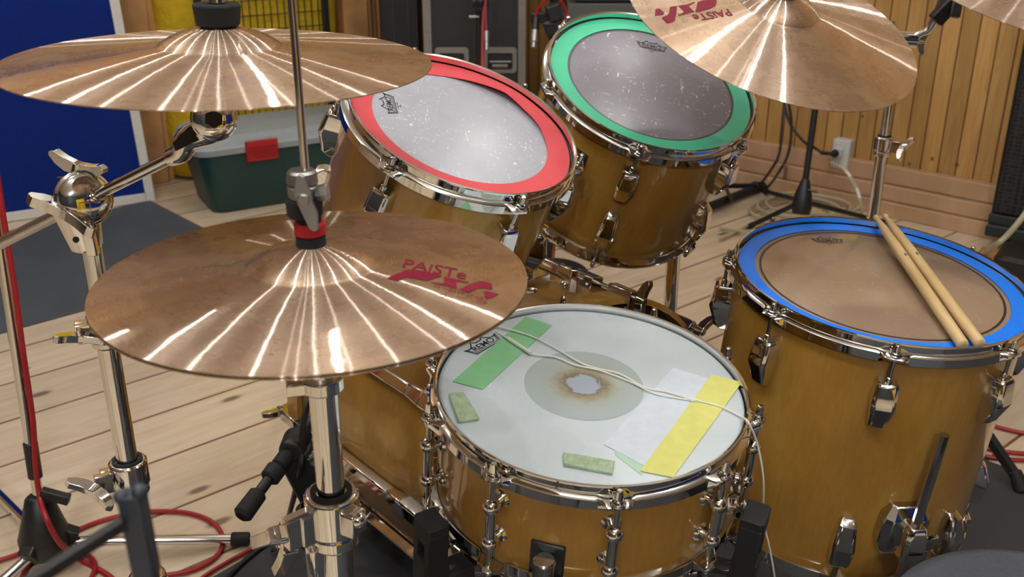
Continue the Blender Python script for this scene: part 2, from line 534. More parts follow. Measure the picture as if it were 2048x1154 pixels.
def text_geo(body, off=0.0, shear=0.0):
    c = bpy.data.curves.new('lettering', 'FONT')
    c.body = body; c.offset = off; c.shear = shear; c.resolution_u = 3
    o = bpy.data.objects.new('lettering', c)
    COL.objects.link(o)
    me = bpy.data.meshes.new_from_object(o)
    v = [tuple(p.co) for p in me.vertices]; f = [list(p.vertices) for p in me.polygons]
    bpy.data.objects.remove(o); bpy.data.meshes.remove(me); bpy.data.curves.remove(c)
    return v, f
def fit_text(mb, v, f, bl, br, tl, M=None, surf=None):
    """maps the lettering's box onto the parallelogram bl, br, tl"""
    x0, x1 = min(p[0] for p in v), max(p[0] for p in v); y0, y1 = min(p[1] for p in v), max(p[1] for p in v)
    bl, br, tl = Vector(bl), Vector(br), Vector(tl)
    m = bpy.data.meshes.new('t'); m.from_pydata([((p[0] - x0) / (x1 - x0), (p[1] - y0) / (y1 - y0), 0) for p in v], [], f)
    if surf:
        bm = bmesh.new(); bm.from_mesh(m); bmesh.ops.triangulate(bm, faces=bm.faces)
        L = max((br - bl).length, 1e-6)
        for _ in range(3):
            es = [e for e in bm.edges if e.calc_length() > .1]
            if not es: break
            bmesh.ops.subdivide_edges(bm, edges=es, cuts=1); bmesh.ops.triangulate(bm, faces=bm.faces)
        bm.to_mesh(m); bm.free()
    vs = []
    for p in m.vertices:
        q = bl + (br - bl) * p.co.x + (tl - bl) * p.co.y
        vs.append(surf(q) if surf else q)
    mb.add(vs, [list(p.vertices) for p in m.polygons], M)
    bpy.data.meshes.remove(m)

def tom_lug(t, M, R, a, z, down, hoopz, size=1.0):
    """chrome lug on the shell at angle a with its rod up to the hoop; down=+1 top lug, -1 bottom lug"""
    L = M @ RZ(a) @ T(R, 0, z) @ (ID if down > 0 else RX(pi))
    mb = MB(); s = size
    mb.loft([(.004 * s, .0095 * s, -.004, .017 * s), (.0 * s, .0115 * s, -.004, .0195 * s), (-.018 * s, .0125 * s, -.004, .022 * s),
             (-.024 * s, .0125 * s, -.004, .0235 * s), (-.050 * s, .0095 * s, -.004, .014 * s), (-.056 * s, .007 * s, -.004, .006 * s)], L, .3)
    lug = obj('lug', mb, CHROME, t, bevel=.0012, smooth=30)
    mb = MB(); g = abs(hoopz - z)
    mb.cyl(L @ Vector((.0125, 0, -.004)), L @ Vector((.0125, 0, g + .004)), .0028, seg=12)
    mb.cyl(L @ Vector((.0125, 0, .002)), L @ Vector((.0125, 0, .012)), .0048, .004, seg=14, cham=.001)
    mb.cyl(L @ Vector((.0125, 0, g - .001)), L @ Vector((.0125, 0, g + .004)), .0078, seg=18, cham=.001)
    mb.cyl(L @ Vector((.0125, 0, g + .004)), L @ Vector((.0125, 0, g + .0075)), .0062, seg=18, cham=.001)
    mb.cyl(L @ Vector((.0125, 0, g + .0075)), L @ Vector((.0125, 0, g + .018)), .0042, .0034, seg=4 if False else 12, cham=.001)
    obj('tension_rod', mb, DARKCHROME, lug)
    return lug

def tube_lug(t, M, R, a, z0, z1, hz0, hz1):
    L = M @ RZ(a) @ T(R, 0, 0)
    mb = MB(); x = .0165
    mb.cyl(L @ Vector((x, 0, z1)), L @ Vector((x, 0, z0)), .0058, seg=20)
    for z in (z0 - .006, z1 + .006):
        mb.sphere(L @ Vector((x, 0, z)), .0098, 16)
        mb.cyl(L @ Vector((0, 0, z)), L @ Vector((x, 0, z)), .0045, seg=14)
        mb.cyl(L @ Vector((-.002, 0, z)), L @ Vector((.0035, 0, z)), .0115, .0100, seg=24, cham=.0015)
    lug = obj('tube_lug', mb, CHROME, t)
    for s, z, h in ((1, z0, hz0), (-1, z1, hz1)):
        mb = MB()
        mb.cyl(L @ Vector((x, 0, z)), L @ Vector((x, 0, h + s * .004)), .0032, seg=12)
        mb.cyl(L @ Vector((x, 0, h)), L @ Vector((x, 0, h + s * .004)), .0085, seg=20, cham=.001)
        mb.cyl(L @ Vector((x, 0, h + s * .004)), L @ Vector((x, 0, h + s * .009)), .0068, .006, seg=20, cham=.001)
        mb.cyl(L @ Vector((x, 0, h + s * .009)), L @ Vector((x, 0, h + s * .021)), .0046, .0034, seg=10, cham=.001)
        obj('tension_rod', mb, CHROME, lug)

def drum(name, label, c, n, rlip, rsh, depth, angs, head, hz=-.012, group=None, lugz=-.052, snare=False, lsize=1.0, bhead=BOTTOM):
    M = mat4(c, n)
    base = M @ T(0, 0, -depth)
    t = thing(name, label, 'drum', base, group)
    R = rlip - .0046
    mb = MB(); mb.lathe([(rsh, -.016), (rsh, -depth + .016), (rsh - .007, -depth + .015), (rsh - .007, -.015)], 128, M, closed=True)
    obj('shell', mb, SHELL, t, smooth=60)
    mb = MB(); mb.lathe([(rsh - .0074, -.0165), (rsh - .0074, -depth + .0165), (rsh - .0078, -depth + .0165), (rsh - .0078, -.0165)], 96, M, closed=True)
    obj('shell_lining', mb, INNER, t, smooth=60)
    A = [R_(a) for a in angs]
    mb = MB(); hoop_mesh(mb, R, M, A); obj('hoop', mb, CHROME, t, smooth=40)
    mb = MB(); hoop_mesh(mb, R, M @ T(0, 0, -depth), A, True); obj('hoop', mb, CHROME, t, smooth=40)
    mb = MB(); mb.lathe([(0, hz), (R - .006, hz), (R - .002, hz - .0012), (R - .0005, hz - .0035), (R - .0005, hz - .008)], 128, M)
    h = obj('batter_head', mb, head, t, smooth=60)
    mb = MB(); mb.lathe([(0, -depth - hz), (R - .003, -depth - hz), (R - .0005, -depth - hz + .006)], 96, M)
    obj('resonant_head', mb, bhead, t, smooth=60)
    for a in A:
        if snare: tube_lug(t, M, rsh, a, -.048, -depth + .048, -.0165, -depth + .0165)
        else:
            tom_lug(t, M, rsh, a, lugz, 1, -.0165, lsize)
            tom_lug(t, M, rsh, a, -depth - lugz, -1, -depth + .0165, lsize)
    return t, M, h, R

def put_logo(head, M, hz, px_c, px_r, wid):
    """the head maker's mark, placed on the head where the photo shows it"""
    c, n = M @ Vector((0, 0, hz + .0004)), (M.to_3x3() @ Vector((0, 0, 1)))
    a, b = PL(*px_c, c, n), PL(*px_r, c, n)
    L = mat4(a, n, b - a) @ Matrix.Scale(wid, 4)
    mb = MB(); remo(mb, None, L)
    obj('logo', mb, BLACKINK, head, smooth=0, label='dark printed crown logo')

def card_ring(name, label, M, hz, r0, r1, m, off=(0, 0), fold=False, up=.0006):
    N = 144
    vs, fs = [], []
    for i in range(N):
        a = 2 * pi * i / N
        ca, sa = math.cos(a), math.sin(a)
        lift = 0
        if fold:
            d = abs((a - R_(62) + pi) % (2 * pi) - pi)
            lift = .010 * max(0, 1 - d / .75) ** 1.2 + .004 * max(0, 1 - abs((a - R_(25) + pi) % (2 * pi) - pi) / .35)
        z = hz + up + lift
        for r, zz in ((r1, hz + up + lift * .2 + .0008), (r0, z + .0008), (r0, z), (r1, hz + up + lift * .2)):
            o = off if r == r0 else (0, 0)
            vs.append((r * ca + o[0], r * sa + o[1], zz))
    for i in range(N):
        j = (i + 1) % N
        for k in range(4):
            l = (k + 1) % 4
            fs.append([i * 4 + k, j * 4 + k, j * 4 + l, i * 4 + l])
    mb = MB(); mb.add(vs, fs, M)
    o = obj(name, mb, m, None, M @ T(0, 0, hz), smooth=40)
    return tag(o, label, 'drum ring', 'coloured damping rings on the drums')

def stripe(head, M, hz, r, w):
    mb = MB(); mb.lathe([(r, hz + .0003), (r + w, hz + .0003)], 120, M)
    obj('stripe', mb, STRIPE, head, label='thin dark ring printed on the head')

GD = 'honey maple drums of the kit'
T1c, T1n = Vector((-.061, 1.3266, .905)), Vector((.3337, -.2773, .901)).normalized()
T2c, T2n = Vector((.2218, 1.6081, .9039)), Vector((.2225, -.4247, .8776)).normalized()
FTc, FTn = Vector((.5314, 1.3671, .6686)), Vector((.0676, -.0768, .9947)).normalized()
SNc, SNn = Vector((.0926, 1.0594, .6559)), Vector((.0498, -.1159, .992)).normalized()
tom1, M1, h1, R1 = drum('tom_drum', 'maple tom with the red card ring on its silvery head', T1c, T1n, .158, .1524, .252, [-121, -61, -1, 59, 119, 179], HAZY2, group=GD, lsize=1.12)
tom2, M2, h2, R2 = drum('tom_drum', 'maple tom with the green card ring, partly under the right cymbal', T2c, T2n, .171, .1651, .262, [-161, -101, -41, 19, 79, 139], HAZY, group=GD, lsize=1.15)
ftom, M3, h3, R3 = drum('floor_tom', 'large maple floor tom with the blue card ring and clear head', FTc, FTn, .209, .2032, .41, [-147.5, -102.5, -57.5, -12.5, 32.5, 77.5, 122.5, 167.5], CLEAR, group=GD, lugz=-.058, lsize=1.25)
snare, M4, h4, R4 = drum('snare_drum', 'maple snare drum with white head, tape strips and tube lugs', SNc, SNn, .184, .178, .158, [-162, -125, -85.5, -47, -11.5, 25, 61, 97, 133, 165.5], COATED, group=GD, snare=True, hz=-.008, bhead=COATED)
card_ring('damping_ring', 'bent red card ring lying on the silvery tom head', M1, -.012, .121, .151, RINGRED, (-.002, -.004), True)
card_ring('damping_ring', 'flat green card ring lying on the tom head under the cymbal', M2, -.012, .1365, .1640, RINGGRN)
card_ring('damping_ring', 'flat blue card ring lying on the clear floor tom head', M3, -.012, .1775, .2015, RINGBLU)
stripe(h2, M2, -.012, .1325, .0045)
stripe(h3, M3, -.012, .168, .0035)
put_logo(h1, M1, -.012, (778, 207), (772, 185), .047)
put_logo(h2, M2, -.012, (1304, 92), (1318, 95), .050)
put_logo(h3, M3, -.012, (1655, 480), (1680, 481), .050)
put_logo(h4, M4, -.008, (966, 688), (985, 677), .055)

# mounting bracket plate on the tom with the green ring, maker's plate between its lugs
def shell_pt(M, rsh, a, z): return M @ RZ(R_(a)) @ T(rsh, 0, z)
mb = MB(shell_pt(M2, .1651, -131, -.085)); mb.box(-.002, .010, -.019, .019, -.019, .019)
br = obj('mount_bracket', mb, BLACK, tom2, bevel=.002)
mb = MB(shell_pt(M2, .1651, -131, -.085)); mb.box(.009, .013, -.015, .015, -.016, .016)
obj('bracket_plate', mb, DARKCHROME, br, bevel=.002)
for tm, M, aa in ((tom1, M1, 150), (tom1, M1, -90), (ftom, M3, -63)):
    zz = -.12 if tm is tom1 else -.215
    mb = MB(shell_pt(M, .1524 if tm is tom1 else .2032, aa if tm is tom1 else -74, zz))
    L = mb.M @ RY(pi / 2); mb.M = ID
    mb.lathe([(.0035, -.003), (.0035, .0016), (.0055, .0022), (.008, .0012), (.0085, -.003)], 24, L)
    obj('vent_eyelet', mb, CHROME, tm)

# snare details: hand-worn dot, strainer
cS, nS = M4 @ Vector((0, 0, -.008)), SNn
DOTM = NT('worn_grey_dot')
_t = DOTM
_sx = _t.n('SeparateXYZ'); _t.t.links.new(_t.mapped(), _sx.inputs[0])
dot_c = PL(1168, 769, cS, nS); dl = M4.inverted() @ dot_c
Mdot = mat4(dot_c, nS)
_r = _t.math('SQRT', _t.math('ADD', _t.math('MULTIPLY', _sx.outputs[0], _sx.outputs[0]), _t.math('MULTIPLY', _sx.outputs[1], _sx.outputs[1])))
_n = _t.noise(_t.mapped(), 60, 6, .75, 1.0)
_n2 = _t.noise(_t.mapped(), 24, 3)
_rr = _t.math('MULTIPLY_ADD', _n, -.030, _t.math('ADD', _r, .015))
_c = _t.ramp(_t.math('MULTIPLY', _rr, 14.0), [(.26, lin((150, 163, 180))), (.29, lin((96, 82, 62))), (.40, lin((140, 130, 104))), (.56, lin((160, 168, 160))), (.8, lin((163, 175, 178)))])
_c = _t.mix(_t.math('MULTIPLY', _n2, .25), _c, lin((176, 182, 168)))
_t.pbr(_c, .4, 0, .3, .1)
mb = MB(); mb.lathe([(0, .0003), (.0705, .0003)], 96, Mdot)
obj('centre_dot', mb, DOTM.m, h4, Mdot, label='grey round patch worn brown at its centre')
for o_ in COL.objects:
    if o_.name.startswith('centre_dot'):
        # keep the dot's own origin at its middle so that the wear is centred
        loc = wmat(h4).inverted() @ Mdot
        o_.data.transform(loc.inverted()); o_.matrix_basis = loc
L = shell_pt(M4, .178, -106, -.113)
mb = MB(L); mb.box(-.003, .004, -.019, .019, -.045, .022)
stn = obj('strainer', mb, BLACK, snare, bevel=.002)
mb = MB(); mb.cyl(L @ Vector((.0145, 0, -.055)), L @ Vector((.0145, 0, .012)), .0120, seg=40, cham=.0015)
mb.cyl(L @ Vector((.0145, 0, .007)), L @ Vector((.0145, 0, .0095)), .0126, seg=40)
obj('strainer_knob', mb, DARKCHROME, stn)

# things lying on the snare head
def on_snare(x, y, up=0.0): return PL(x, y, cS + nS * up, nS)
def flat_piece(name, px, m, label, cat, th=.0004, group=None, up=.0006, bevel=0):
    pts = [on_snare(x, y) for x, y in px]
    c = sum(pts, Vector()) / len(pts)
    M = mat4(c, nS, pts[1] - pts[0])
    inv = M.inverted()
    mb = MB(M); mb.prism([tuple((inv @ p)[:2]) for p in pts], up, up + th)
    return tag(obj(name, mb, m, None, M, bevel=bevel, smooth=30), label, cat, group)
def m_tape(name, rgb, a):
    t = NT(name)
    n = t.noise(t.mapped(), 60, 3)
    c = t.ramp(n, [(.3, lin(tuple(int(x * .96) for x in rgb))), (.7, lin(rgb))])
    t.pbr(c, .5)
    t.b.inputs['Alpha'].default_value = a
    return t.m
TG, TW, TY, TP = m_tape('green_tape', (140, 205, 150), .85), m_tape('white_tape', (216, 226, 236), .95), m_tape('yellow_tape', (226, 226, 130), .92), m_tape('pale_green_tape', (188, 222, 198), .9)
GT = 'tape strips stuck on the snare head'
flat_piece('tape_strip', [(905, 764), (1052, 634), (1104, 652), (965, 780)], TG, 'mint green tape strip stuck near the left side of the snare head', 'tape', group=GT)
flat_piece('tape_strip', [(1208, 890), (1346, 737), (1428, 762), (1290, 934)], TW, 'wide white tape strip beside the yellow strip on the snare head', 'tape', group=GT, up=.0007)
flat_piece('tape_strip', [(1226, 897), (1292, 932), (1284, 952), (1232, 912)], TP, 'small pale green tape corner under the white strip on the snare', 'tape', group=GT, up=.0003, th=.0003)
flat_piece('tape_strip', [(1280, 944), (1422, 752), (1484, 766), (1346, 957)], TY, 'yellow tape strip at the right side of the snare head', 'tape', group=GT, up=.0013)
def m_gel():
    t = NT('cloudy_green_gel')
    n = t.noise(t.mapped(), 140, 4, .7)
    c = t.ramp(n, [(.3, lin((132, 154, 124))), (.7, lin((182, 202, 168)))])
    return t.pbr(c, .3, 0, .3, .15, bump=t.bump(n, .4, .001))
GEL = m_gel()
flat_piece('damping_pad', [(897, 793), (927, 790), (959, 842), (917, 848)], GEL, 'cloudy green gel pad near the left rim of the snare', 'gel pad', th=.004, group='gel pads on the snare', bevel=.0008)
flat_piece('damping_pad', [(1126, 910), (1229, 928), (1225, 952), (1127, 934)], GEL, 'cloudy green gel pad at the front rim of the snare', 'gel pad', th=.004, group='gel pads on the snare', bevel=.0008)

# white earphone lead across the snare
def S(x, y, up=.0028): return on_snare(x, y, up)
mb = MB()
mb.tube([S(985, 650, .004), S(1050, 668), S(1100, 690), S(1160, 725), S(1195, 737), S(1240, 748), S(1290, 775), S(1330, 783), S(1378, 797)], .0011, 8, 6)
mb.tube([S(990, 662, .004), S(1020, 680), S(1063, 707), S(1110, 714), S(1150, 730), S(1200, 741), S(1262, 764), S(1310, 787), S(1380, 800)], .0011, 8, 6)
a1 = S(1390, 800)
fall = [a1, S(1440, 813), S(1480, 832), S(1497, 846, .010)]
e0 = on_snare(1512, 868, .004)
fall += [P(1515, 890, 1.155), P(1527, 960, 1.175), P(1527, 1040, 1.22), P(1540, 1100, 1.25), P(1552, 1180, 1.29), P(1556, 1300, 1.36)]
mb.tube(fall, .0012, 8, 6)
lead = tag(obj('earphone_lead', mb, WHITECABLE, None, T(*S(1200, 741))), 'thin white earphone lead lying across the snare head', 'earphones')
mb = MB(); mb.tube([S(1016, 677, .003), S(1062, 707, .003)], .0026, 10); obj('inline_remote', mb, WHITECABLE, lead)
mb = MB(); mb.tube([S(1376, 797, .003), S(1384, 800, .003), S(1396, 801, .003)], [.0026, .0034, .0018], 10); obj('slider', mb, WHITECABLE, lead)

# ------------------------------------------------------------------ cymbals
def cym_h(R, bell_r, bow, bell_h):
    def h(r):
        if r >= bell_r:
            t = min(1.0, (r - bell_r) / (R - bell_r))
            return bow * (1 - t) ** 1.08
        t = r / bell_r
        return bow + bell_h * (1 - t ** 2.1) ** .85
    return h
def cymbal(name, label, c, n, R, bell_r=.056, bow=.017, bell_h=.017, flip=False, group='bronze cymbals of the kit'):
    M = mat4(c, n)
    h = cym_h(R, bell_r, bow, bell_h)
    rs = [R * i / 40 for i in range(41)]
    rs = sorted(set([round(r, 5) for r in rs] + [bell_r, bell_r * .97, .006]))
    rs = [r for r in rs if r >= .006]
    s = -1 if flip else 1
    top = [(r, h(r) * s) for r in rs]
    bot = [(r, h(r) * s - .0011 * s) for r in reversed(rs)]
    mb = MB(); mb.lathe(top + bot, 200, M, closed=True)
    o = tag(obj(name, mb, CYMBAL, None, M, smooth=50), label, 'cymbal', group)
    return o, M, h
def on_cym(M, h, x, y):
    n, inv, z = M.to_3x3() @ Vector((0, 0, 1)), M.inverted(), .009
    for _ in range(12):
        q = inv @ PL(x, y, M @ Vector((0, 0, z)), n)
        z = .5 * z + .5 * h(math.hypot(q.x, q.y))
    return M @ q
def cym_text(cy, M, h, body, bl, br, tl, off, shear=0):
    inv = M.inverted()
    def surf(p):
        q = inv @ p
        return M @ Vector((q.x, q.y, h(math.hypot(q.x, q.y)) + .0004))
    v, f = text_geo(body, off, shear)
    mb = MB(); fit_text(mb, v, f, on_cym(M, h, *bl), on_cym(M, h, *br), on_cym(M, h, *tl), None, surf)
    return obj('printed_logo', mb, REDINK, cy, smooth=0, label='dark red printed lettering')
HHc = Vector((-.1649, .7893, .8979))
hat, MH, hH = cymbal('hi_hat_cymbal', 'upper hi-hat cymbal with red lettering, nearest cymbal in front', HHc, (0.005, .0057, 1), .1778, .054, .014, .016)
cymbal('hi_hat_cymbal', 'lower hi-hat cymbal showing as a dark edge below the lettered one', HHc - Vector((0, 0, .0035)), (0.005, .0057, 1), .1778, .054, .014, .016, True)
cym_text(hat, MH, hH, 'PAiSTe', (804, 535), (931, 560), (812, 518), .01)
GLYPHS = [[(110, 412), (285, 458), (400, 395), (520, 412), (535, 400), (490, 375), (630, 320), (740, 335), (580, 425), (740, 455), (900, 400), (985, 380), (930, 350), (640, 290), (500, 270), (410, 280)],
          [(805, 472), (990, 490), (1010, 480), (1005, 385), (1200, 425), (1400, 472), (1390, 485), (1240, 462), (1205, 480), (1215, 580), (1000, 520), (810, 485)],
          [(1235, 590), (1400, 635), (1540, 575), (1640, 568), (1760, 588), (1770, 575), (1665, 545), (1690, 520), (1765, 490), (1640, 458), (1560, 455), (1420, 505)],
          [(1615, 620), (1640, 632), (1700, 630), (1765, 650), (1655, 712), (1745, 730), (1875, 665), (1740, 622), (1690, 608)]]
def loc_of(M, h, x, y):
    return (M.inverted() @ on_cym(M, h, x, y)).to_2d()
GL = [[loc_of(MH, hH, 760 + x / 7.877, 505 + y / 7.877) for x, y in g] for g in GLYPHS]
def heavy_logo(cy, M, h, polys):
    bm = bmesh.new()
    for g in polys:
        f = bm.faces.new([bm.verts.new((p.x, p.y, 0)) for p in g])
    bmesh.ops.triangulate(bm, faces=bm.faces)
    for _ in range(4):
        es = [e for e in bm.edges if e.calc_length() > .004]
        if es: bmesh.ops.subdivide_edges(bm, edges=es, cuts=1); bmesh.ops.triangulate(bm, faces=bm.faces)
    mb = MB(M)
    bm.verts.index_update()
    mb.add([(v.co.x, v.co.y, h(v.co.to_2d().length) + .0004) for v in bm.verts], [[v.index for v in f.verts] for f in bm.faces])
    bm.free()
    return obj('printed_logo', mb, REDINK, cy, smooth=0, label='heavy dark red printed lettering')
heavy_logo(hat, MH, hH, GL)
cym_text(hat, MH, hH, '14" HEAVY HI HAT', (868, 575), (974, 604), (873, 569), .0)
cym_text(hat, MH, hH, 'TOP', (950, 606), (972, 611), (953, 600), .0)
CLc = Vector((-.2814, .9989, 1.0385))
cymbal('crash_cymbal', 'wide unlettered cymbal at upper left on the boom stand', CLc, (.0269, -.0039, .9996), .2032, .058, .016, .018)
CRc, CRn = Vector((.3478, 1.4014, 1.0217)), Vector((.2225, -.3644, .9043)).normalized()
crash, MC, hC = cymbal('crash_cymbal', 'tilted cymbal at upper right hanging over the green-ringed tom', CRc, CRn, .2032, .056, .022, .018)
cym_text(crash, MC, hC, 'PAiSTe', (1455, 18), (1382, 30), (1466, 31), .01)
_a = [loc_of(MH, hH, 862.2, 564.9), loc_of(MH, hH, 958, 562.8), loc_of(MH, hH, 970.1, 595.4)]
_b = [loc_of(MC, hC, 1389.7, 5.6), loc_of(MC, hC, 1349.4, 41.3), loc_of(MC, hC, 1318, 17.0)]
_A = Matrix(((_a[1].x - _a[0].x, _a[2].x - _a[0].x), (_a[1].y - _a[0].y, _a[2].y - _a[0].y))); _B = Matrix(((_b[1].x - _b[0].x, _b[2].x - _b[0].x), (_b[1].y - _b[0].y, _b[2].y - _b[0].y)))
_T = _B @ _A.inverted()
heavy_logo(crash, MC, hC, [[_b[0] + _T @ (p - _a[0]) for p in g] for g in GL])
RDn = Vector((.10, -.33, .94)).normalized()
RDc = P(2098, -62, 1.62)
cymbal('ride_cymbal', 'large cymbal cut off by the top right corner, before the pine wall', RDc, RDn, .254, .06, .024, .02)

# ------------------------------------------------------------------ kick drum
MATZ = .006
KB, Ka = Vector((.123, 1.456, .285 + MATZ + .004)), Vector((-.643, .766, 0)).normalized()
KL, KR = .472, .279
MK = mat4(KB, Ka, (Ka.y, -Ka.x, 0))                 # z from the beaten side to the front, x to the right, y down/up
if MK.to_3x3().col[1].z < 0: pass
def kdir(th): return MK.to_3x3() @ Vector((1, 0, 0)) * math.cos(th) + Vector((0, 0, 1)) * math.sin(th)
def kpt(th, r, k): return KB + kdir(th) * r + Ka * k
kick = thing('bass_drum', 'big maple bass drum lying behind the snare', 'drum', T(KB.x + Ka.x * .23, KB.y + Ka.y * .23, MATZ), GD)
mb = MB(MK); mb.lathe([(KR, .012), (KR, KL - .012), (KR - .008, KL - .012), (KR - .008, .012)], 160, None, closed=True)
obj('shell', mb, SHELL, kick, smooth=60)
for z0, z1 in ((-.012, .028), (KL - .028, KL + .012)):
    mb = MB(MK); mb.lathe([(KR + .002, z0), (KR + .0115, z0 + .002), (KR + .0115, z1 - .002), (KR + .002, z1)], 160, None, closed=True)
    obj('hoop', mb, SHELL, kick, smooth=40)
mb = MB(MK); mb.lathe([(0, .003), (KR - .004, .003), (KR + .001, .008), (KR + .001, .02)], 128)
obj('batter_head', mb, plain('dark_brown_film', (46, 34, 24), .3, var=.1), kick, smooth=60)
mb = MB(MK); mb.lathe([(0, KL - .003), (KR - .004, KL - .003), (KR + .001, KL - .008), (KR + .001, KL - .02)], 128)
obj('resonant_head', mb, COATED, kick, smooth=60)
def wing(mb, c, ax, sp, s=1.0, hub=.006, tall=.012):
    """wing nut: hub along ax, two flat wings spreading along sp"""
    c, ax, sp = Vector(c), Vector(ax).normalized(), Vector(sp)
    sp = (sp - ax * sp.dot(ax)).normalized()
    n = ax.cross(sp)
    mb.cyl(c, c + ax * tall * s, hub * s, hub * .85 * s, 18, .001)
    M = Matrix(((sp.x, ax.x, n.x, c.x), (sp.y, ax.y, n.y, c.y), (sp.z, ax.z, n.z, c.z), (0, 0, 0, 1)))
    for k in (1, -1):
        pr = [(.002, .0005), (.011, .001), (.021, .0055), (.0275, .0115), (.0275, .0150), (.0225, .0170), (.012, .0135), (.002, .012)]
        pr = [(x * k * s, y * s) for x, y in pr]
        if k < 0: pr = pr[::-1]
        mb.prism(pr, -.0042 * s, .0042 * s, M)
def bar(mb, a, b, up, w, h, ch=.2, w2=None, h2=None):
    """rectangular bar from a to b; up gives the side the height is measured along"""
    a, b = Vector(a), Vector(b)
    z = (b - a).normalized(); x = Vector(up); x = (x - z * x.dot(z)).normalized(); y = z.cross(x)
    M = Matrix(((x.x, y.x, z.x, a.x), (x.y, y.y, z.y, a.y), (x.z, y.z, z.z, a.z), (0, 0, 0, 1)))
    mb.loft([(0, w / 2, -h / 2, h / 2), ((b - a).length, (w2 or w) / 2, -(h2 or h) / 2, (h2 or h) / 2)], M, ch)
for i in range(10):
    th = R_(147 + 36 * i)
    u = kdir(th)
    mb = MB(); r = KR + .011
    bar(mb, kpt(th, r, .150), kpt(th, r, KL - .150), u, .020, .018)
    for k0, k1 in ((.150, .110), (KL - .150, KL - .110)): bar(mb, kpt(th, r, k0), kpt(th, r, k1), u, .020, .018, .2, .028, .024)
    for k0, k1 in ((.110, .064), (KL - .110, KL - .064)): bar(mb, kpt(th, r, k0), kpt(th, r, k1), u, .028, .024)
    lug = obj('lug', mb, CHROME, kick, bevel=.0015, smooth=30)
    for s, k in ((-1, 0), (1, KL)):
        mb = MB(); kk = lambda d: k + s * d
        mb.cyl(kpt(th, r + .003, kk(-.068)), kpt(th, r + .003, kk(.030)), .0034, seg=12)
        bar(mb, kpt(th, r + .004, kk(-.030)), kpt(th, r + .004, kk(.020)), u, .022, .018)
        bar(mb, kpt(th, r + .004, kk(.014)), kpt(th, r - .022, kk(.016)), Ka * s, .020, .008)
        obj('claw', mb, DARKCHROME, lug, bevel=.0015, smooth=30)
        mb = MB(); wing(mb, kpt(th, r + .003, kk(.026)), Ka * s, u, 1.25, .006, .014)
        obj('wing_screw', mb, DARKCHROME, lug, bevel=.0008, smooth=30)
# tom holder: socket and post on top of the shell, vent ring
mb = MB()
p0, p1 = P(1046, 552, 1.66), P(1086, 452, 1.60)
top = kpt(R_(90), KR, .165)
bar(mb, top - Vector((0, 0, .002)), top + Vector((0, 0, .012)), Ka, .06, .075)
mb.cyl(top + Vector((0, 0, .010)), top + Vector((0, 0, .04)), .019, .017, 28, .002)
hold = obj('tom_holder', mb, CHROME, kick, bevel=.002)
mb = MB(); pt = top + Vector((0, 0, .03)); d = (P(1090, 446, 1.69) - pt)
mb.cyl(pt, pt + d * .40, .0125, seg=24); mb.cyl(pt + d * .36, pt + d * .52, .0165, seg=24, cham=.002)
bar(mb, pt + d * .5, pt + d, Vector((0, -1, 0)), .020, .020)
obj('holder_post', mb, DARKCHROME, hold, bevel=.0015)
L = MK.inverted()
e = kpt(R_(95), KR, .115); mb = MB(mat4(e, kdir(R_(95)))); mb.lathe([(.004, -.003), (.004, .001), (.007, .003), (.011, .0012), (.0115, -.003)], 28)
obj('vent_eyelet', mb, CHROME, kick)
mb = MB(); e = kpt(R_(84), KR, .075)
bar(mb, e - Vector((0, 0, .003)), e + Vector((.004, -.006, .040)), Vector((0, -1, .2)), .017, .015, .25, .013, .010)
mb.sphere(e + Vector((-.012, -.004, .012)), .008)
obj('holder_clamp', mb, CHROME, kick, bevel=.0015, smooth=30)
for sgn, th in ((1, R_(-28)), (-1, R_(208))):       # spurs at the front
    mb = MB(); a = kpt(th, KR + .012, KL - .12); b = kpt(th, KR + .12, KL - .02); b.z = MATZ + .022
    bar(mb, kpt(th, KR - .002, KL - .15), kpt(th, KR - .002, KL - .08), kdir(th), .03, .03)
    mb.cyl(a, b, .0065, seg=16); mb.cyl(b + (b - a).normalized() * -.01, b + (b - a).normalized() * .018, .011, .006, 18, .002)
    obj('spur', mb, CHROME, kick, bevel=.001)

# ------------------------------------------------------------------ floor tom legs, sticks
def ft_leg(ang, zb, top, bottom):
    L = M3 @ RZ(R_(ang)) @ T(.2032, 0, zb)
    mb = MB()
    mb.loft([(-.046, .026, -.003, .012), (-.022, .036, -.003, .024), (.020, .034, -.003, .024), (.036, .022, -.003, .012)], L, .35)
    b = obj('leg_bracket', mb, DARKCHROME, ftom, bevel=.002, smooth=30)
    mb = MB(); mb.loft([(-.034, .013, .018, .048), (-.014, .018, .018, .052), (.014, .015, .018, .050), (.024, .011, .020, .046)], L, .3)
    obj('leg_clamp', mb, CHROME, b, bevel=.0015, smooth=30)
    mb = MB(); wing(mb, L @ Vector((.036, .014, -.016)), L.to_3x3() @ Vector((.3, 1, -.2)), L.to_3x3() @ Vector((0, 0, 1)), 1.0)
    obj('wing_screw', mb, DARKCHROME, b, bevel=.0008, smooth=30)
    mb = MB()
    p, q = L @ Vector((.034, 0, top)), L @ Vector((.034, 0, -.19))
    q2 = L @ Vector((.040, 0, -.22)); q2.z = .03
    mb.tube([p, L @ Vector((.034, 0, -.08)), q, q2], .0066, 8)
    lg = obj('leg', mb, DARKCHROME, ftom, smooth=30)
    mb = MB(); mb.cyl(q2 + Vector((0, 0, .012)), Vector((q2.x, q2.y, 0)) + Vector((0, 0, MATZ + .0005)), .010, .014, 20, .002); obj('rubber_foot', mb, RUBBER, lg)
ft_leg(-82, -.285, .172, 0)
ft_leg(178, -.215, .075, 0)
ft_leg(48, -.30, .12, 0)

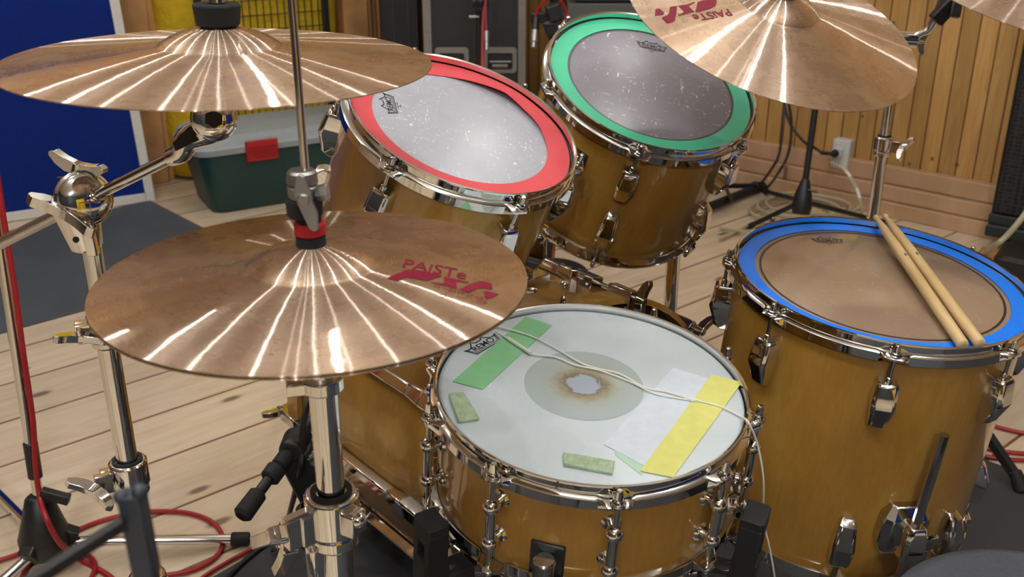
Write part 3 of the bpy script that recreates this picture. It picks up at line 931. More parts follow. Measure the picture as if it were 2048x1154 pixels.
def stick(pa, pb, label, dz0, dz1):
    """far tapered end pa lying over the rim, butt pb on the head"""
    a = PL(*pa, FTc + FTn * dz0, FTn); b = PL(*pb, FTc + FTn * dz1, FTn)
    L = (a - b).length; M = mat4(b, a - b, FTn)
    mb = MB()
    mb.lathe([(0, 0), (.0062, 0), (.0077, .0016), (.0079, .01), (.0079, L * .68), (.0066, L * .86), (.0042, L * .955), (.0036, L * .966), (.0046, L * .978), (.0050, L * .988), (.0040, L * .997), (0, L)], 28, M)
    o = tag(obj('drumstick', mb, STICKM, None, M, smooth=50), label, 'drumstick', 'pair of drumsticks on the floor tom')
    ax = (a - b).normalized(); side = ax.cross(FTn).normalized(); upn = side.cross(ax).normalized()
    def mark(t, body, wd, ht, off):
        def surf(p):
            q = p - b; s = q.dot(side); return b + ax * q.dot(ax) + side * s + upn * (math.sqrt(max(0, .0079 ** 2 - s * s)) + .00025)
        v, f = text_geo(body, off)
        mb = MB(); c = b + ax * (L * t) + side * .001
        fit_text(mb, v, f, c - side * wd / 2, c + side * wd / 2, c - side * wd / 2 + ax * ht, None, surf)
        obj('printed_mark', mb, BLACKINK, o, smooth=0)
    mark(.60, 'P', .006, .009, .0)
    mark(.44, '-.', .005, .0016, .0)
def m_stick():
    t = NT('hickory')
    n = t.noise(t.mapped((14, 14, 1)), 10, 4, .6)
    return t.pbr(t.ramp(n, [(.3, lin((198, 166, 112))), (.7, lin((222, 194, 144)))]), .45, 0, .2, .2)
STICKM = m_stick()
stick((1751, 433), (1926, 690), 'left one of two wooden drumsticks laid across the blue-ringed floor tom', .0075, -.0015)
stick((1769, 431), (1960, 688), 'right one of two wooden drumsticks laid across the blue-ringed floor tom', .0075, -.0015)

# ------------------------------------------------------------------ stands
def collar(mb, c, r, h, ax=(0, 0, 1)):
    c = Vector(c); ax = Vector(ax).normalized()
    mb.cyl(c - ax * h / 2, c + ax * h / 2, r, seg=36, cham=.0025)
def pipe_clamp(parent, c, r, ear, wdir, name='tube_clamp', s=1.0, mat=CHROME):
    """collar with an ear and a wing screw; ear = direction of the ear, wdir = way the screw points"""
    c, ear, wdir = Vector(c), Vector(ear).normalized(), Vector(wdir).normalized()
    mb = MB()
    collar(mb, c + Vector((0, 0, .004 * s)), r + .0075 * s, .036 * s)
    collar(mb, c - Vector((0, 0, .020 * s)), r + .0055 * s, .014 * s)
    for o_ in (.006, -.006):
        bar(mb, c + ear * r * .7 + wdir * o_ * s, c + ear * (r + .022 * s) + wdir * o_ * s, Vector((0, 0, 1)), .010 * s, .028 * s)
    cl = obj(name, mb, mat, parent, bevel=.0018, smooth=30)
    mb = MB(); w0 = c + ear * (r + .017 * s) + wdir * .010 * s
    mb.cyl(w0 - wdir * .026 * s, w0, .0035 * s, seg=12)
    wing(mb, w0, wdir, ear + Vector((0, 0, .25)), 1.25 * s)
    obj('wing_screw', mb, mat, cl, bevel=.0010, smooth=30)
    mb = MB(); mb.lathe([(r - .002, -.002), (r + .0022 * s, -.002), (r + .0022 * s, .0018), (r - .002, .0018)], 36, T(*(c + Vector((0, 0, .0225 * s)))), closed=True)
    obj('bushing', mb, RUBBER, cl)
    return cl
def tripod(parent, g, r, n, a0, zc, zf, spread, tube=.011, mat=CHROME, foot=RUBBER, double=True):
    """legs from a collar at height zc down to feet at radius spread"""
    g = Vector((g[0], g[1], 0))
    mb = MB(); collar(mb, g + Vector((0, 0, zc)), r + .008, .05); collar(mb, g + Vector((0, 0, zf)), r + .007, .035)
    obj('leg_collar', mb, mat, parent, bevel=.002)
    for k in range(n):
        a = R_(a0) + 2 * pi * k / n
        d = Vector((math.cos(a), math.sin(a), 0))
        f = g + d * spread + Vector((0, 0, .022 + MATZ))
        top = g + d * (r + .006) + Vector((0, 0, zc))
        mid = top.lerp(f, .55)
        mb = MB()
        sd = d.cross(Vector((0, 0, 1))) * .009
        for q in ((sd, -sd) if double else (sd * 0,)):
            bar(mb, top + q, f + q, d.cross(f - top), .012 if double else .018, .005 if double else .018)
        bar(mb, g + d * (r + .004) + Vector((0, 0, zf)), mid, d.cross(Vector((0, 0, 1))), .012, .008)
        lg = obj('leg', mb, mat, parent, bevel=.001)
        mb = MB(); mb.cyl(f + d * -.012 + Vector((0, 0, .016)), f + d * .012 - Vector((0, 0, .0205)), .013, .016, 20, .003)
        obj('rubber_foot', mb, foot, lg)
Z3 = Vector((0, 0, 1))

# hi-hat stand
hx, hy = HHc.x, HHc.y
hs = thing('hi_hat_stand', 'chrome hi-hat stand carrying the lettered cymbal pair', 'stand', T(hx, hy, MATZ))
zc1 = VZ(hx, hy, 0, 0) if False else .668
mb = MB(); mb.cyl((hx, hy, .56), (hx, hy, .868), .0127, seg=40); obj('upper_tube', mb, CHROME, hs)
mb = MB(); mb.cyl((hx, hy, .868), (hx, hy, .880), .020, .030, 40, .002); mb.cyl((hx, hy, .880), (hx, hy, .886), .030, .028, 40, .002)
bar(mb, (hx - .012, hy - .010, .871), (hx - .045, hy - .014, .871), Z3, .020, .016)
st = obj('cymbal_seat', mb, DARKCHROME, hs, bevel=.0015)
mb = MB(); mb.cyl((hx, hy, .793), (hx, hy, .806), .0185, seg=40, cham=.001); bar(mb, (hx - .014, hy - .004, .7995), (hx - .030, hy - .008, .7995), Z3, .018, .012); obj('tube_collar', mb, CHROME, hs, bevel=.001)
mb = MB(); mb.cyl((hx, hy, .02), (hx, hy, .668), .0155, seg=40); obj('lower_tube', mb, CHROME, hs)
mb = MB(); mb.cyl((hx, hy, .55), (hx, hy, 1.25), .0033, seg=16); obj('pull_rod', mb, CHROME, hs)
cl = pipe_clamp(hs, (hx, hy, .662), .0165, (-.75, -.66, 0), (-.85, -.5, .1), 'height_clamp', 1.15)
mb = MB(); bar(mb, (hx + .015, hy - .015, .668), (hx + .028, hy - .022, .668), Z3, .02, .024); mb.sphere((hx + .027, hy - .022, .672), .008); obj('hinge', mb, CHROME, cl, bevel=.002)
mb = MB(); bar(mb, (hx - .018, hy - .010, .636), (hx - .017, hy - .009, .600), (-1, -.6, 0), .022, .014, .25, .014, .010); obj('memory_lock', mb, CHROME, hs, bevel=.002)
tripod(hs, (hx, hy), .0155, 3, 100, .36, .16, .30)
mb = MB(); bar(mb, (hx - .01, hy - .02, .03), (hx + .20, hy - .22, .055), Z3, .075, .008); fb = obj('foot_board', mb, CAST, hs, bevel=.002)
mb = MB(); bar(mb, (hx - .03, hy + .03, .014), (hx + .21, hy - .23, .014), Z3, .06, .012); obj('base_plate', mb, DARKCHROME, hs, bevel=.002)
mb = MB(); mb.cyl((hx + .0, hy - .03, .035), (hx, hy, .06), .003, seg=10); obj('chain', mb, DARKCHROME, hs)
# clutch above the cymbals
clu = thing('hi_hat_clutch', 'grey hi-hat clutch with red collar clamped on the rod above the lettered cymbal', 'clutch', T(hx, hy, .924))
mb = MB(); mb.cyl((hx, hy, .924), (hx, hy, .9365), .0122, seg=36, cham=.0015); obj('lower_felt', mb, FELT, clu)
mb = MB(); mb.cyl((hx, hy, .9365), (hx, hy, .947), .0128, seg=36, cham=.001); obj('collar_ring', mb, REDFELT, clu, label='red collar')
mb = MB(); mb.cyl((hx, hy, .947), (hx, hy, .962), .0095, .0105, 36); mb.cyl((hx - .003, hy, .952), (hx - .003, hy, .968), .0145, .0150, 36, .002); obj('upper_felt', mb, FELT, clu)
mb = MB(); mb.cyl((hx - .003, hy, .968), (hx - .003, hy, .9785), .0122, .0125, 36, .001); mb.cyl((hx - .003, hy, .9785), (hx - .003, hy, .991), .0127, .0118, 36, .002); obj('clutch_body', mb, CAST, clu)
mb = MB(); wc = Vector((hx + .0005, hy - .0165, .972))
Mw = mat4(wc, (.10, -1, .1), (1, 0, 0))
mb.prism([(-.0025, .020), (-.0055, .016), (-.0075, .004), (-.005, -.004), (.003, -.024), (.007, -.0265), (.0105, -.0245), (.0105, -.012), (.007, -.002), (.006, .006), (.0015, .018)], -.002, .0028, Mw)
mb.cyl(wc - Vector((0, -.008, 0)), wc + Vector((0.0002, -.0045, 0)), .0052, seg=20, cham=.001)
obj('wing_screw', mb, CAST, clu, bevel=.0010, smooth=30)
mb = MB(); mb.cyl((hx + .008, hy - .004, .972), (hx + .018, hy - .004, .974), .0065, .0075, 6, .001); obj('hex_nut', mb, CAST, clu)

# boom cymbal stand, left
gx, gy = -.473, 1.079
ls = thing('cymbal_stand', 'chrome boom cymbal stand at left holding the wide unlettered cymbal', 'stand', T(gx, gy, 0))
mb = MB(); mb.cyl((gx, gy, .56), (gx, gy, .86), .0112, seg=36); obj('upper_tube', mb, CHROME, ls)
zb = VZ(0, 0, gx, gy) if False else VZ(250, 935, gx, gy)
za = VZ(180, 640, gx, gy)
mb = MB(); mb.cyl((gx, gy, zb - .10), (gx, gy, za), .0127, seg=36); obj('middle_tube', mb, CHROME, ls)
mb = MB(); mb.cyl((gx, gy, .03), (gx, gy, zb), .0160, seg=36); obj('lower_tube', mb, DARKCHROME, ls)
pipe_clamp(ls, (gx, gy, za - .01), .0128, (-.9, -.45, 0), (.4, -.9, 0), 'height_clamp', .85)
pipe_clamp(ls, (gx, gy, zb - .01), .0160, (-.85, -.5, 0), (-.3, -.95, -.1), 'height_clamp', .95)
tripod(ls, (gx, gy), .016, 3, 75, .34, .13, .27)
b0, b1 = P(-40, 507, 1.225), P(348, 312, 1.042)
bd = (b1 - b0).normalized()
bc = b0 + bd * ((Vector((gx, gy, .88)) - b0).dot(bd))
# rocking clamp on the post: lower barrel, disc head, wing screws
mb = MB()
pz = VZ(170, 490, gx, gy)
mb.cyl((gx - .004, gy, pz - .004), (gx - .010, gy - .002, bc.z - .004), .0175, .0255, 36, .003)
bar(mb, (gx + .010, gy - .020, pz - .004), (gx + .010, gy - .026, bc.z + .004), (0, -1, 0), .012, .010)
ax = Vector((.55, -.80, .22)).normalized()
hc = bc.lerp(Vector((gx, gy, bc.z)), .5) + Vector((0, 0, .004))
mb.cyl(hc - ax * .024, hc + ax * .020, .0310, seg=48, cham=.006)
mb.lathe([(.028, .018), (.0265, .022), (.022, .0265), (.015, .0295), (.007, .031), (0, .0315)], 44, mat4(hc, ax))
mb.cyl(hc - ax * .032, hc - ax * .023, .026, seg=44, cham=.003)
mb.cyl(bc - bd * .024, bc + bd * .030, .0125, .0105, 28, .002)
tl = obj('boom_tilter', mb, CHROME, ls, bevel=.001, smooth=35)
mb = MB(); wing(mb, hc + ax * .024 + Vector((-.016, 0, -.012)), (-.25, -.95, 0), (1, -.15, -.45), 1.5); obj('wing_screw', mb, CHROME, tl, bevel=.001, smooth=30)
mb = MB(); wing(mb, hc + Vector((.0, .0, .027)), (.25, -.1, 1), (-.9, .2, .5), 1.2); obj('wing_screw', mb, CHROME, tl, bevel=.001, smooth=30)
mb = MB(); mb.cyl((gx - .006, gy - .0205, pz + .014), (gx - .006, gy - .0222, pz + .014), .0035, seg=14); obj('screw', mb, BLACK, tl)
mb = MB(); mb.cyl(bc + bd * .02, b1, .0062, seg=24); mb.cyl(bc + bd * .018, bc + bd * .032, .0085, seg=24, cham=.001)
bo = obj('boom_arm', mb, CHROME, ls)
def m_knurl():
    t = NT('knurled_steel')
    v = t.mapped((1, 1, 1))
    w1 = t.n('TexVoronoi', i_Scale=700); t.t.links.new(v, w1.inputs['Vector'])
    return t.pbr((.62, .61, .58, 1), .28, 1, bump=t.bump(w1.outputs['Distance'], .6, .0006))
mb = MB(); mb.cyl(b0, bc - bd * .02, .0068, seg=24)
obj('boom_tail', mb, m_knurl(), ls)
# tilter under the cymbal
tc = Vector((CLc.x - .013, CLc.y, CLc.z - .055))
mb = MB()
mb.tube([b1 - bd * .006, b1 + bd * .012, b1 + bd * .024 + Vector((0, 0, .010)), tc + Vector((-.006, 0, -.012)), tc], [.0085, .0115, .0145, .0165, .0175] if False else [.0085 + .0085 * i / 16 for i in range(17)], 20, 4)
ax2 = Vector((.25, -.95, .15)).normalized()
mb.cyl(tc - ax2 * .018, tc + ax2 * .016, .0225, seg=40, cham=.004)
mb.lathe([(.021, .014), (.0195, .017), (.016, .0200), (.011, .0215), (0, .0218)], 40, mat4(tc, ax2))
tb = obj('cymbal_tilter', mb, CHROME, ls, smooth=35)
mb = MB(); mb.cyl(tc + ax2 * .0195, tc + ax2 * .0235, .0095, .009, 6, .001); obj('lock_bolt', mb, BLACK, tb)
mb = MB(); Mx = mat4(b1 + bd * .030 + Vector((.002, -.0165, .012)), ax2, bd)
mb.prism([(-.018, -.004), (.020, -.007), (.024, .004), (.006, .010), (-.016, .004)], -.003, .001, Mx); obj('tilter_inlay', mb, BLACK, tb, bevel=.001)
nL_ = Vector((.0269, -.0039, .9996))
mb = MB(); mb.cyl(tc + Vector((.013, 0, .0)), CLc + nL_ * .115, .0038, seg=16); mb.cyl(tc + Vector((.011, 0, .012)), CLc + nL_ * .018, .006, .010, 20, .001); obj('cymbal_rod', mb, CHROME, ls)
mb = MB(); mb.cyl(CLc + nL_ * .0345, CLc + nL_ * .0545, .0205, .0225, 44, .0015); obj('cymbal_felt', mb, FELT, ls, label='thick black felt washer on the cymbal')
mb = MB(); mb.cyl(CLc + nL_ * .0545, CLc + nL_ * .062, .0085, .008, 24, .001); wing(mb, CLc + nL_ * .060, nL_, (1, .2, 0), 1.0, .007); obj('wing_nut', mb, CHROME, ls, bevel=.0008, smooth=30)

# stand behind the floor tom, right
sx_, sy_ = .814, 2.192
rs = thing('cymbal_stand', 'chrome cymbal stand behind the floor tom, before the pine wall', 'stand', T(sx_, sy_, 0))
z1 = VZ(0, 0, sx_, sy_) if False else VZ(1762, 283, sx_, sy_)
mb = MB(); mb.cyl((sx_, sy_, z1 - .1), (sx_, sy_, VZ(1785, 70, sx_, sy_)), .0098, seg=32); obj('upper_tube', mb, CHROME, rs)
mb = MB(); mb.cyl((sx_, sy_, .03), (sx_, sy_, z1), .0127, seg=32); obj('lower_tube', mb, CHROME, rs)
cl = pipe_clamp(rs, (sx_, sy_, z1 - .008), .0127, (.8, -.6, 0), (.6, -.8, 0), 'height_clamp', .9)
tripod(rs, (sx_, sy_), .0127, 3, -58, .36, .12, .452, double=False, mat=RUBBER)
zt = VZ(1785, 75, sx_, sy_)
mb = MB(); mb.cyl((sx_ - .03, sy_ - .01, zt), (sx_ + .035, sy_ - .01, zt - .004), .017, seg=32, cham=.003); mb.cyl((sx_, sy_, zt - .05), (sx_, sy_, zt + .01), .015, seg=32, cham=.003)
tl = obj('boom_tilter', mb, CHROME, rs)
mb = MB(); wing(mb, (sx_ + .038, sy_ - .012, zt - .004), (1, -.2, -.1), (0, -.3, 1), 1.1); obj('wing_screw', mb, CHROME, tl, bevel=.001, smooth=30)
ce = CRc - CRn * .05
mb = MB(); mb.cyl((sx_, sy_, zt + .005), ce, .0062, seg=20); obj('boom_arm', mb, CHROME, rs)
mb = MB(); mb.cyl(ce - CRn * .012, ce + CRn * .016, .016, seg=28, cham=.003); mb.cyl(ce, CRc + CRn * .075, .0038, seg=16); obj('cymbal_rod', mb, CHROME, rs)
mb = MB(); mb.cyl(CRc + CRn * .0395, CRc + CRn * .055, .018, seg=36, cham=.002); obj('cymbal_felt', mb, FELT, rs)
mb = MB(); wing(mb, CRc + CRn * .055, CRn, (1, .2, 0), 1.0); obj('wing_nut', mb, CHROME, rs, bevel=.0008, smooth=30)
# second arm towards the cymbal cut by the corner
a0_, a1_ = Vector((sx_ + .02, sy_ - .015, zt - .002)), P(1884, 6, 2.10)
mb = MB(); mid = a0_.lerp(a1_, .55) + Vector((.008, 0, -.016))
mb.tube([a0_, a0_.lerp(mid, .5) , mid, a1_, P(1905, -60, 2.08)], [.006, .007, .010, .014, .012], 18, 6); arm = obj('side_arm', mb, CHROME, rs)
mb = MB(); c = P(1893, 24, 2.075); bar(mb, c + Vector((-.02, 0, -.018)), c + Vector((.012, 0, .022)), (0, -1, 0), .030, .024); bar(mb, P(1908, 34, 2.06), P(1915, -4, 2.06), (0, -1, 0), .022, .014); obj('arm_knob', mb, BLACK, arm, bevel=.003)
mb = MB(); mb.cyl(P(1905, -60, 2.08), RDc + RDn * .06, .005, seg=14); obj('arm_rod', mb, CHROME, arm)

# pole of a further stand behind the green-ringed tom
px_, py_ = .3255, 1.93
ps = thing('cymbal_stand', 'chrome stand tube rising behind the bass drum under the green-ringed tom', 'stand', T(px_, py_, 0))
mb = MB(); mb.cyl((px_, py_, .03), (px_, py_, .50), .0145, seg=32); obj('lower_tube', mb, CHROME, ps)
mb = MB(); mb.cyl((px_, py_, .50), (px_, py_, .74), .0112, seg=32); obj('upper_tube', mb, CHROME, ps)
tripod(ps, (px_, py_), .0145, 3, 90, .22, .08, .20)

# snare stand
sb = SNc - SNn * .158
ss = thing('snare_stand', 'snare drum stand with black rubber arm tips under the white snare', 'stand', T(sb.x, sb.y, MATZ))
mb = MB(); mb.cyl((sb.x, sb.y, .03), (sb.x, sb.y, .40), .0127, seg=28); mb.cyl((sb.x, sb.y, .395), (sb.x, sb.y, .44), .020, .024, 28, .003); obj('tube', mb, CHROME, ss)
tripod(ss, (sb.x, sb.y), .0127, 3, 30, .26, .10, .25)
def snare_arm(px0, px1, w_):
    top, low = px0, px1
    out = (Vector((low.x, low.y, 0)) - Vector((sb.x, sb.y, 0))).normalized()
    mb = MB(); mb.tube([(sb.x, sb.y, .42), Vector((sb.x, sb.y, .42)).lerp(low, .6) - Vector((0, 0, .02)), low], .0075, 14, 5)
    arm = obj('arm', mb, CHROME, ss)
    side = out.cross(Z3)
    mb = MB()
    up = (top - low)
    for q in (side * w_ * .36, -side * w_ * .36): bar(mb, low + q, top + q, out, w_ * .30, .026)
    bar(mb, top - up.normalized() * .012, top + up.normalized() * .012, out, w_, .028)
    bar(mb, low - up.normalized() * .06, low + up.normalized() * .02, out, w_, .03)
    bar(mb, low + up.normalized() * -.02 , low - out * .05 - up.normalized() * .02, Z3, w_, .022)
    obj('rubber_tip', mb, RUBBER, arm, bevel=.004)
def rim_pt(a, r, z): return M4 @ Vector((r * math.cos(R_(a)), r * math.sin(R_(a)), z))
snare_arm(rim_pt(-147, .212, -.128), rim_pt(-147, .212, -.188), .036)
snare_arm(rim_pt(-26, .214, -.118), rim_pt(-26, .214, -.190), .040)
snare_arm(rim_pt(90, .212, -.118), rim_pt(90, .212, -.185), .040)

# ------------------------------------------------------------------ mats on the floor
def m_mat(name, rgb):
    t = NT(name)
    n = t.noise(t.mapped(), 5, 5, .65)
    c = t.ramp(n, [(.3, lin(tuple(int(x * .85) for x in rgb))), (.7, lin(rgb))])
    sp = t.ramp(t.noise(t.mapped(), 60, 3, .7), [(.68, (0, 0, 0, 1)), (.75, (1, 1, 1, 1))])
    c = t.mix(t.math('MULTIPLY', sp, .16), c, lin((150, 150, 150)))
    return t.pbr(c, .75, bump=t.bump(t.noise(t.mapped(), 500, 2), .3, .001))
MATG, MATD = m_mat('dark_grey_mat', (74, 80, 86)), m_mat('black_drum_mat', (58, 60, 64))
def mat_piece(name, pts, m, label, h=.006):
    mb = MB(); mb.prism([tuple(p)[:2] for p in pts], .0003, h)
    return tag(obj(name, mb, m, None, T(pts[0][0], pts[0][1], 0), bevel=.0015, smooth=30), label, 'mat')
mdir, ndir = Vector((.735, .678, 0)), Vector((.68, -.733, 0))
c0 = Vector((-1.395, 3.767, 0)); c1 = c0 + ndir * .86
mat_piece('floor_mat', [c0, c1, c1 - mdir * 2.2, c0 - mdir * 2.2], MATG, 'dark grey mat on the boards below the blue panel')
e0 = G(500, 1115); e1 = G(596, 1059); ed = (e1 - e0).normalized()
en = Vector((ed.y, -ed.x, 0))
f1 = Vector((1.035, 1.925, 0))
L_ = (f1 - e1).dot(ed)
q0 = e0 - ed * .9; q1 = e0 + ed * ((f1 - e0).dot(ed))
q2 = q1 + en * 2.6; q3 = q0 + en * 2.6
rx = (f1 - q1).dot(en)
mat_piece('drum_mat', [q0, e0 + ed * .62, f1 + Vector((-.34, .42, 0)), f1, f1 + Vector((1.0, -1.0, 0)), q3], MATD, 'large dark mat under the whole drum kit')

# ------------------------------------------------------------------ left wall: panel, padding, studs, grid
th2 = .03
bd2 = Vector((.874, .486, 0)).normalized(); bn2 = Vector((bd2.y, -bd2.x, 0))
B0 = Vector((-1.382, 3.786, 0.002))
MB_ = Matrix(((-bd2.x, bn2.x, 0, B0.x), (-bd2.y, bn2.y, 0, B0.y), (0, 0, 1, B0.z), (0, 0, 0, 1))) @ RX(R_(-2.0)) if False else None
bz = Vector((-.015, .055, 1)).normalized(); bz = (bz - bd2 * (bz.dot(bd2) + .028)).normalized()
by = bz.cross(-bd2).normalized()
Mb = Matrix(((-bd2.x, by.x, bz.x, B0.x), (-bd2.y, by.y, bz.y, B0.y), (-bd2.z, by.z, bz.z, B0.z), (0, 0, 0, 1)))
blue = thing('partition_panel', 'blue felt panel with a white frame leaning at the left wall', 'panel', T(*B0))
BLUEF = plain('royal_blue_felt', (8, 36, 112), .9, var=.1, scale=60, bumpy=.3, bscale=700, Specular_IOR_Level=.2)
WHITEP = plain('white_painted_wood', (214, 212, 206), .5, var=.04)
s_ = 1 if by.dot(Vector((0, -1, 0))) > 0 else -1
mb = MB(Mb); mb.box(.03, 1.8, -.012, .012, .03, 1.75); obj('felt_board', mb, BLUEF, blue)
for x0, x1, z0, z1 in ((0, .034, 0, 1.8), (1.79, 1.82, 0, 1.8), (0.034, 1.79, 0, .034), (.034, 1.79, 1.76, 1.8)):
    mb = MB(Mb); mb.box(x0, x1, -.018, .018, z0, z1); obj('frame_rail', mb, WHITEP, blue, bevel=.002)
ML = Matrix(((dL.x, nL.x, 0, K.x), (dL.y, nL.y, 0, K.y), (0, 0, 1, 0), (0, 0, 0, 1)))   # x along the wall towards the corner, y into the room
def tl_(x, y=200, off=0): return (WL(x, y, off) - K3).dot(dL3)
for i, (xa, xb) in enumerate(((262, 330), (692, 752))):
    x0, x1 = tl_(xa, 200, .06), tl_(xb, 200, .06)
    mb = MB(ML); mb.box(x0, x1 - .03, 0.0, .09, 0, HC); mb.box(x1 - .028, x1, 0, .06, 0, HC)
    struct('trim_%d' % (i + 1), mb, STUDM, bevel=.003)
def m_yellow():
    t = NT('yellow_wool_padding')
    n = t.noise(t.mapped(), 10, 4, .6)
    c = t.ramp(n, [(.3, lin((186, 152, 10))), (.7, lin((214, 180, 26)))])
    return t.pbr(c, .85, bump=t.bump(t.noise(t.mapped(), 22, 4, .6), .6, .02))
YEL = m_yellow()
ya, yb = tl_(318, 150, .1), tl_(694, 150, .1)
mb = MB(ML); N = 26; Z = 22; vs = []; fs = []
for i in range(N + 1):
    for j in range(Z + 1):
        u, z = i / N, j / Z * 2.2
        ed_ = min(1, min(u, 1 - u) * 9)
        vs.append((ya + (yb - ya) * u, .03 + .10 * (1 - (1 - ed_) ** 2) + .008 * math.sin(z * 9 + u * 7), z + .02))
for i in range(N):
    for j in range(Z):
        a = i * (Z + 1) + j; fs.append([a, a + 1, a + Z + 2, a + Z + 1])
b = len(vs)
mb.add(vs, fs)
pad = tag(obj('insulation_panel', mb, YEL, None, ML, smooth=80), 'puffy yellow padding on the left wall behind the black grid', 'padding')
sol = pad.modifiers.new('thickness', 'SOLIDIFY'); sol.thickness = .02; sol.offset = -1
ga, gb = tl_(396, 20, .15), tl_(655, 100, .15)
grid = thing('grid_panel', 'black wire grid panel standing before the yellow padding', 'grid panel', ML @ T((ga + gb) / 2, .15, 0))
def vbar(x, r0=.012): 
    m = MB(ML); m.box(x - .013, x + .013, .142, .165, 0.0, 1.7); obj('frame_bar', m, BLACK, grid, bevel=.003)
vbar(ga); vbar(gb)
m = MB(ML); m.box(ga, gb, .142, .165, 1.68, 1.705); obj('frame_bar', m, BLACK, grid)
mb = MB(ML); nx = 9
for i in range(1, nx * 2):
    x = ga + (gb - ga) * i / (nx * 2)
    mb.box(x - .0018, x + .0018, .15, .1536, .10, 1.69)
z = .12
while z < 1.68:
    mb.box(ga, gb, .15, .1536, z - .0018, z + .0018); z += .058
obj('wire_mesh', mb, BLACK, grid, smooth=0)
# black upright panel between stud and case
ca_, cb_ = tl_(752, 100, .1), tl_(800, 100, .1)
mb = MB(); x0, y0 = WL(765, 60, .06).x, WL(765, 60, .06).y
pa, pb = P(757, 60, 4.15), P(842, 60, 4.15)
mb.box(pa.x, pb.x - .012, pa.y + .05, pa.y + .35, 0, 1.9)
blk = tag(obj('black_upright', mb, BLACK, None, T((pa.x + pb.x) / 2, pa.y + .2, 0), bevel=.006), 'tall narrow black upright panel left of the flight case', 'speaker')
mb = MB()
for k in range(2): mb.box(pa.x + .055 + k * .06, pa.x + .061 + k * .06, pa.y + .044, pa.y + .052, .05, 1.85)
obj('panel_rib', mb, plain('dark_grey_plastic', (44, 45, 48), .5), blk)

# storage box
bx = thing('storage_box', 'dark green storage box with grey lid and red latch by the left wall', 'storage box', T(-.85, 3.8, 0))
C0 = Vector((-1.103, 3.60, 0)); du = Vector((.866, .50, 0)).normalized(); dv = Vector((-du.y, du.x, 0))
Mx = Matrix(((du.x, dv.x, 0, C0.x), (du.y, dv.y, 0, C0.y), (0, 0, 1, 0), (0, 0, 0, 1)))
LEN, WID, HT = .78, .27, .232
GRN = plain('dark_green_plastic', (14, 58, 58), .45, var=.08)
LID = plain('grey_blue_plastic', (150, 160, 162), .5, var=.05)
def rrect(x0, x1, y0, y1, r, k=6):
    p = []
    for cx, cy, a in ((x1 - r, y1 - r, 0), (x0 + r, y1 - r, 90), (x0 + r, y0 + r, 180), (x1 - r, y0 + r, 270)):
        for i in range(k + 1): p.append((cx + r * math.cos(R_(a + 90 * i / k)), cy + r * math.sin(R_(a + 90 * i / k))))
    return p
def rloft(mb, secs, M):
    n = None; vs = []; fs = []
    for z, rect in secs:
        p = rrect(*rect); n = len(p); vs += [(x, y, z) for x, y in p]
    for s in range(len(secs) - 1):
        for i in range(n): fs.append([s * n + i, s * n + (i + 1) % n, (s + 1) * n + (i + 1) % n, (s + 1) * n + i])
    fs.append(list(range(n))[::-1]); fs.append([(len(secs) - 1) * n + i for i in range(n)])
    mb.add(vs, fs, M)
mb = MB(); rloft(mb, [(.001, (0.01, LEN - .01, .01, WID - .01, .05)), (.012, (0, LEN, 0, WID, .05)), (HT, (-.035, LEN + .035, -.03, WID + .03, .05))], Mx)
obj('body', mb, GRN, bx, smooth=40)
mb = MB(); rloft(mb, [(HT, (-.05, LEN + .05, -.045, WID + .045, .055)), (HT + .022, (-.056, LEN + .056, -.05, WID + .05, .06)), (HT + .028, (-.048, LEN + .048, -.042, WID + .042, .055)), (HT + .05, (-.04, LEN + .04, -.034, WID + .034, .05)), (HT + .062, (-.02, LEN + .02, -.015, WID + .015, .04))], Mx)
obj('lid', mb, LID, bx, smooth=30)
mb = MB()
lx = (PL(524, 303, C0 - dv * .05, dv) - C0).dot(du)
rloft(mb, [(HT - .03, (lx - .06, lx + .06, -.066, -.036, .012)), (HT + .04, (lx - .06, lx + .06, -.064, -.04, .010))], Mx)
lt = obj('latch', mb, plain('red_plastic', (170, 26, 30), .45, var=.06), bx, smooth=30)
mb = MB()
for k in range(4): mb.box(lx - .055, lx + .055, -.0685, -.064, HT - .018 + k * .012, HT - .014 + k * .012, Mx)
obj('latch_rib', mb, plain('dark_red_plastic', (140, 18, 24), .5), lt)

# flight case and things behind the toms
fa, fb = P(846, 60, 3.80), P(1052, 60, 3.80)
fy = fa.y
fc = thing('flight_case', 'black flight case with aluminium edges and recessed latches', 'flight case', T((fa.x + fb.x) / 2, fy + .3, 0))
W_ = fb.x - fa.x
CASE = plain('black_laminate', (29, 31, 35), .5, var=.1, scale=20)
mb = MB(); mb.box(fa.x + .004, fb.x - .004, fy + .004, fy + .56, .03, 1.32); obj('body', mb, CASE, fc, bevel=.003)
mb = MB(); mb.box(fa.x + .2 * 0 + W_ * .42, fa.x + W_ * .545, fy - .001, fy + .003, .03, 1.32); obj('centre_strip', mb, BLACK, fc)
for x0, x1 in ((fa.x, fa.x + .032), (fb.x - .030, fb.x)):
    mb = MB(); mb.box(x0, x1, fy - .003, fy + .03, .03, 1.32); e = obj('edge_profile', mb, ALU, fc, bevel=.002)
    mb = MB()
    for k in range(12): mb.cyl(((x0 + x1) / 2, fy - .002, .1 + k * .105), ((x0 + x1) / 2, fy - .0065, .1 + k * .105), .004, seg=10)
    obj('rivet', mb, CAST, e)
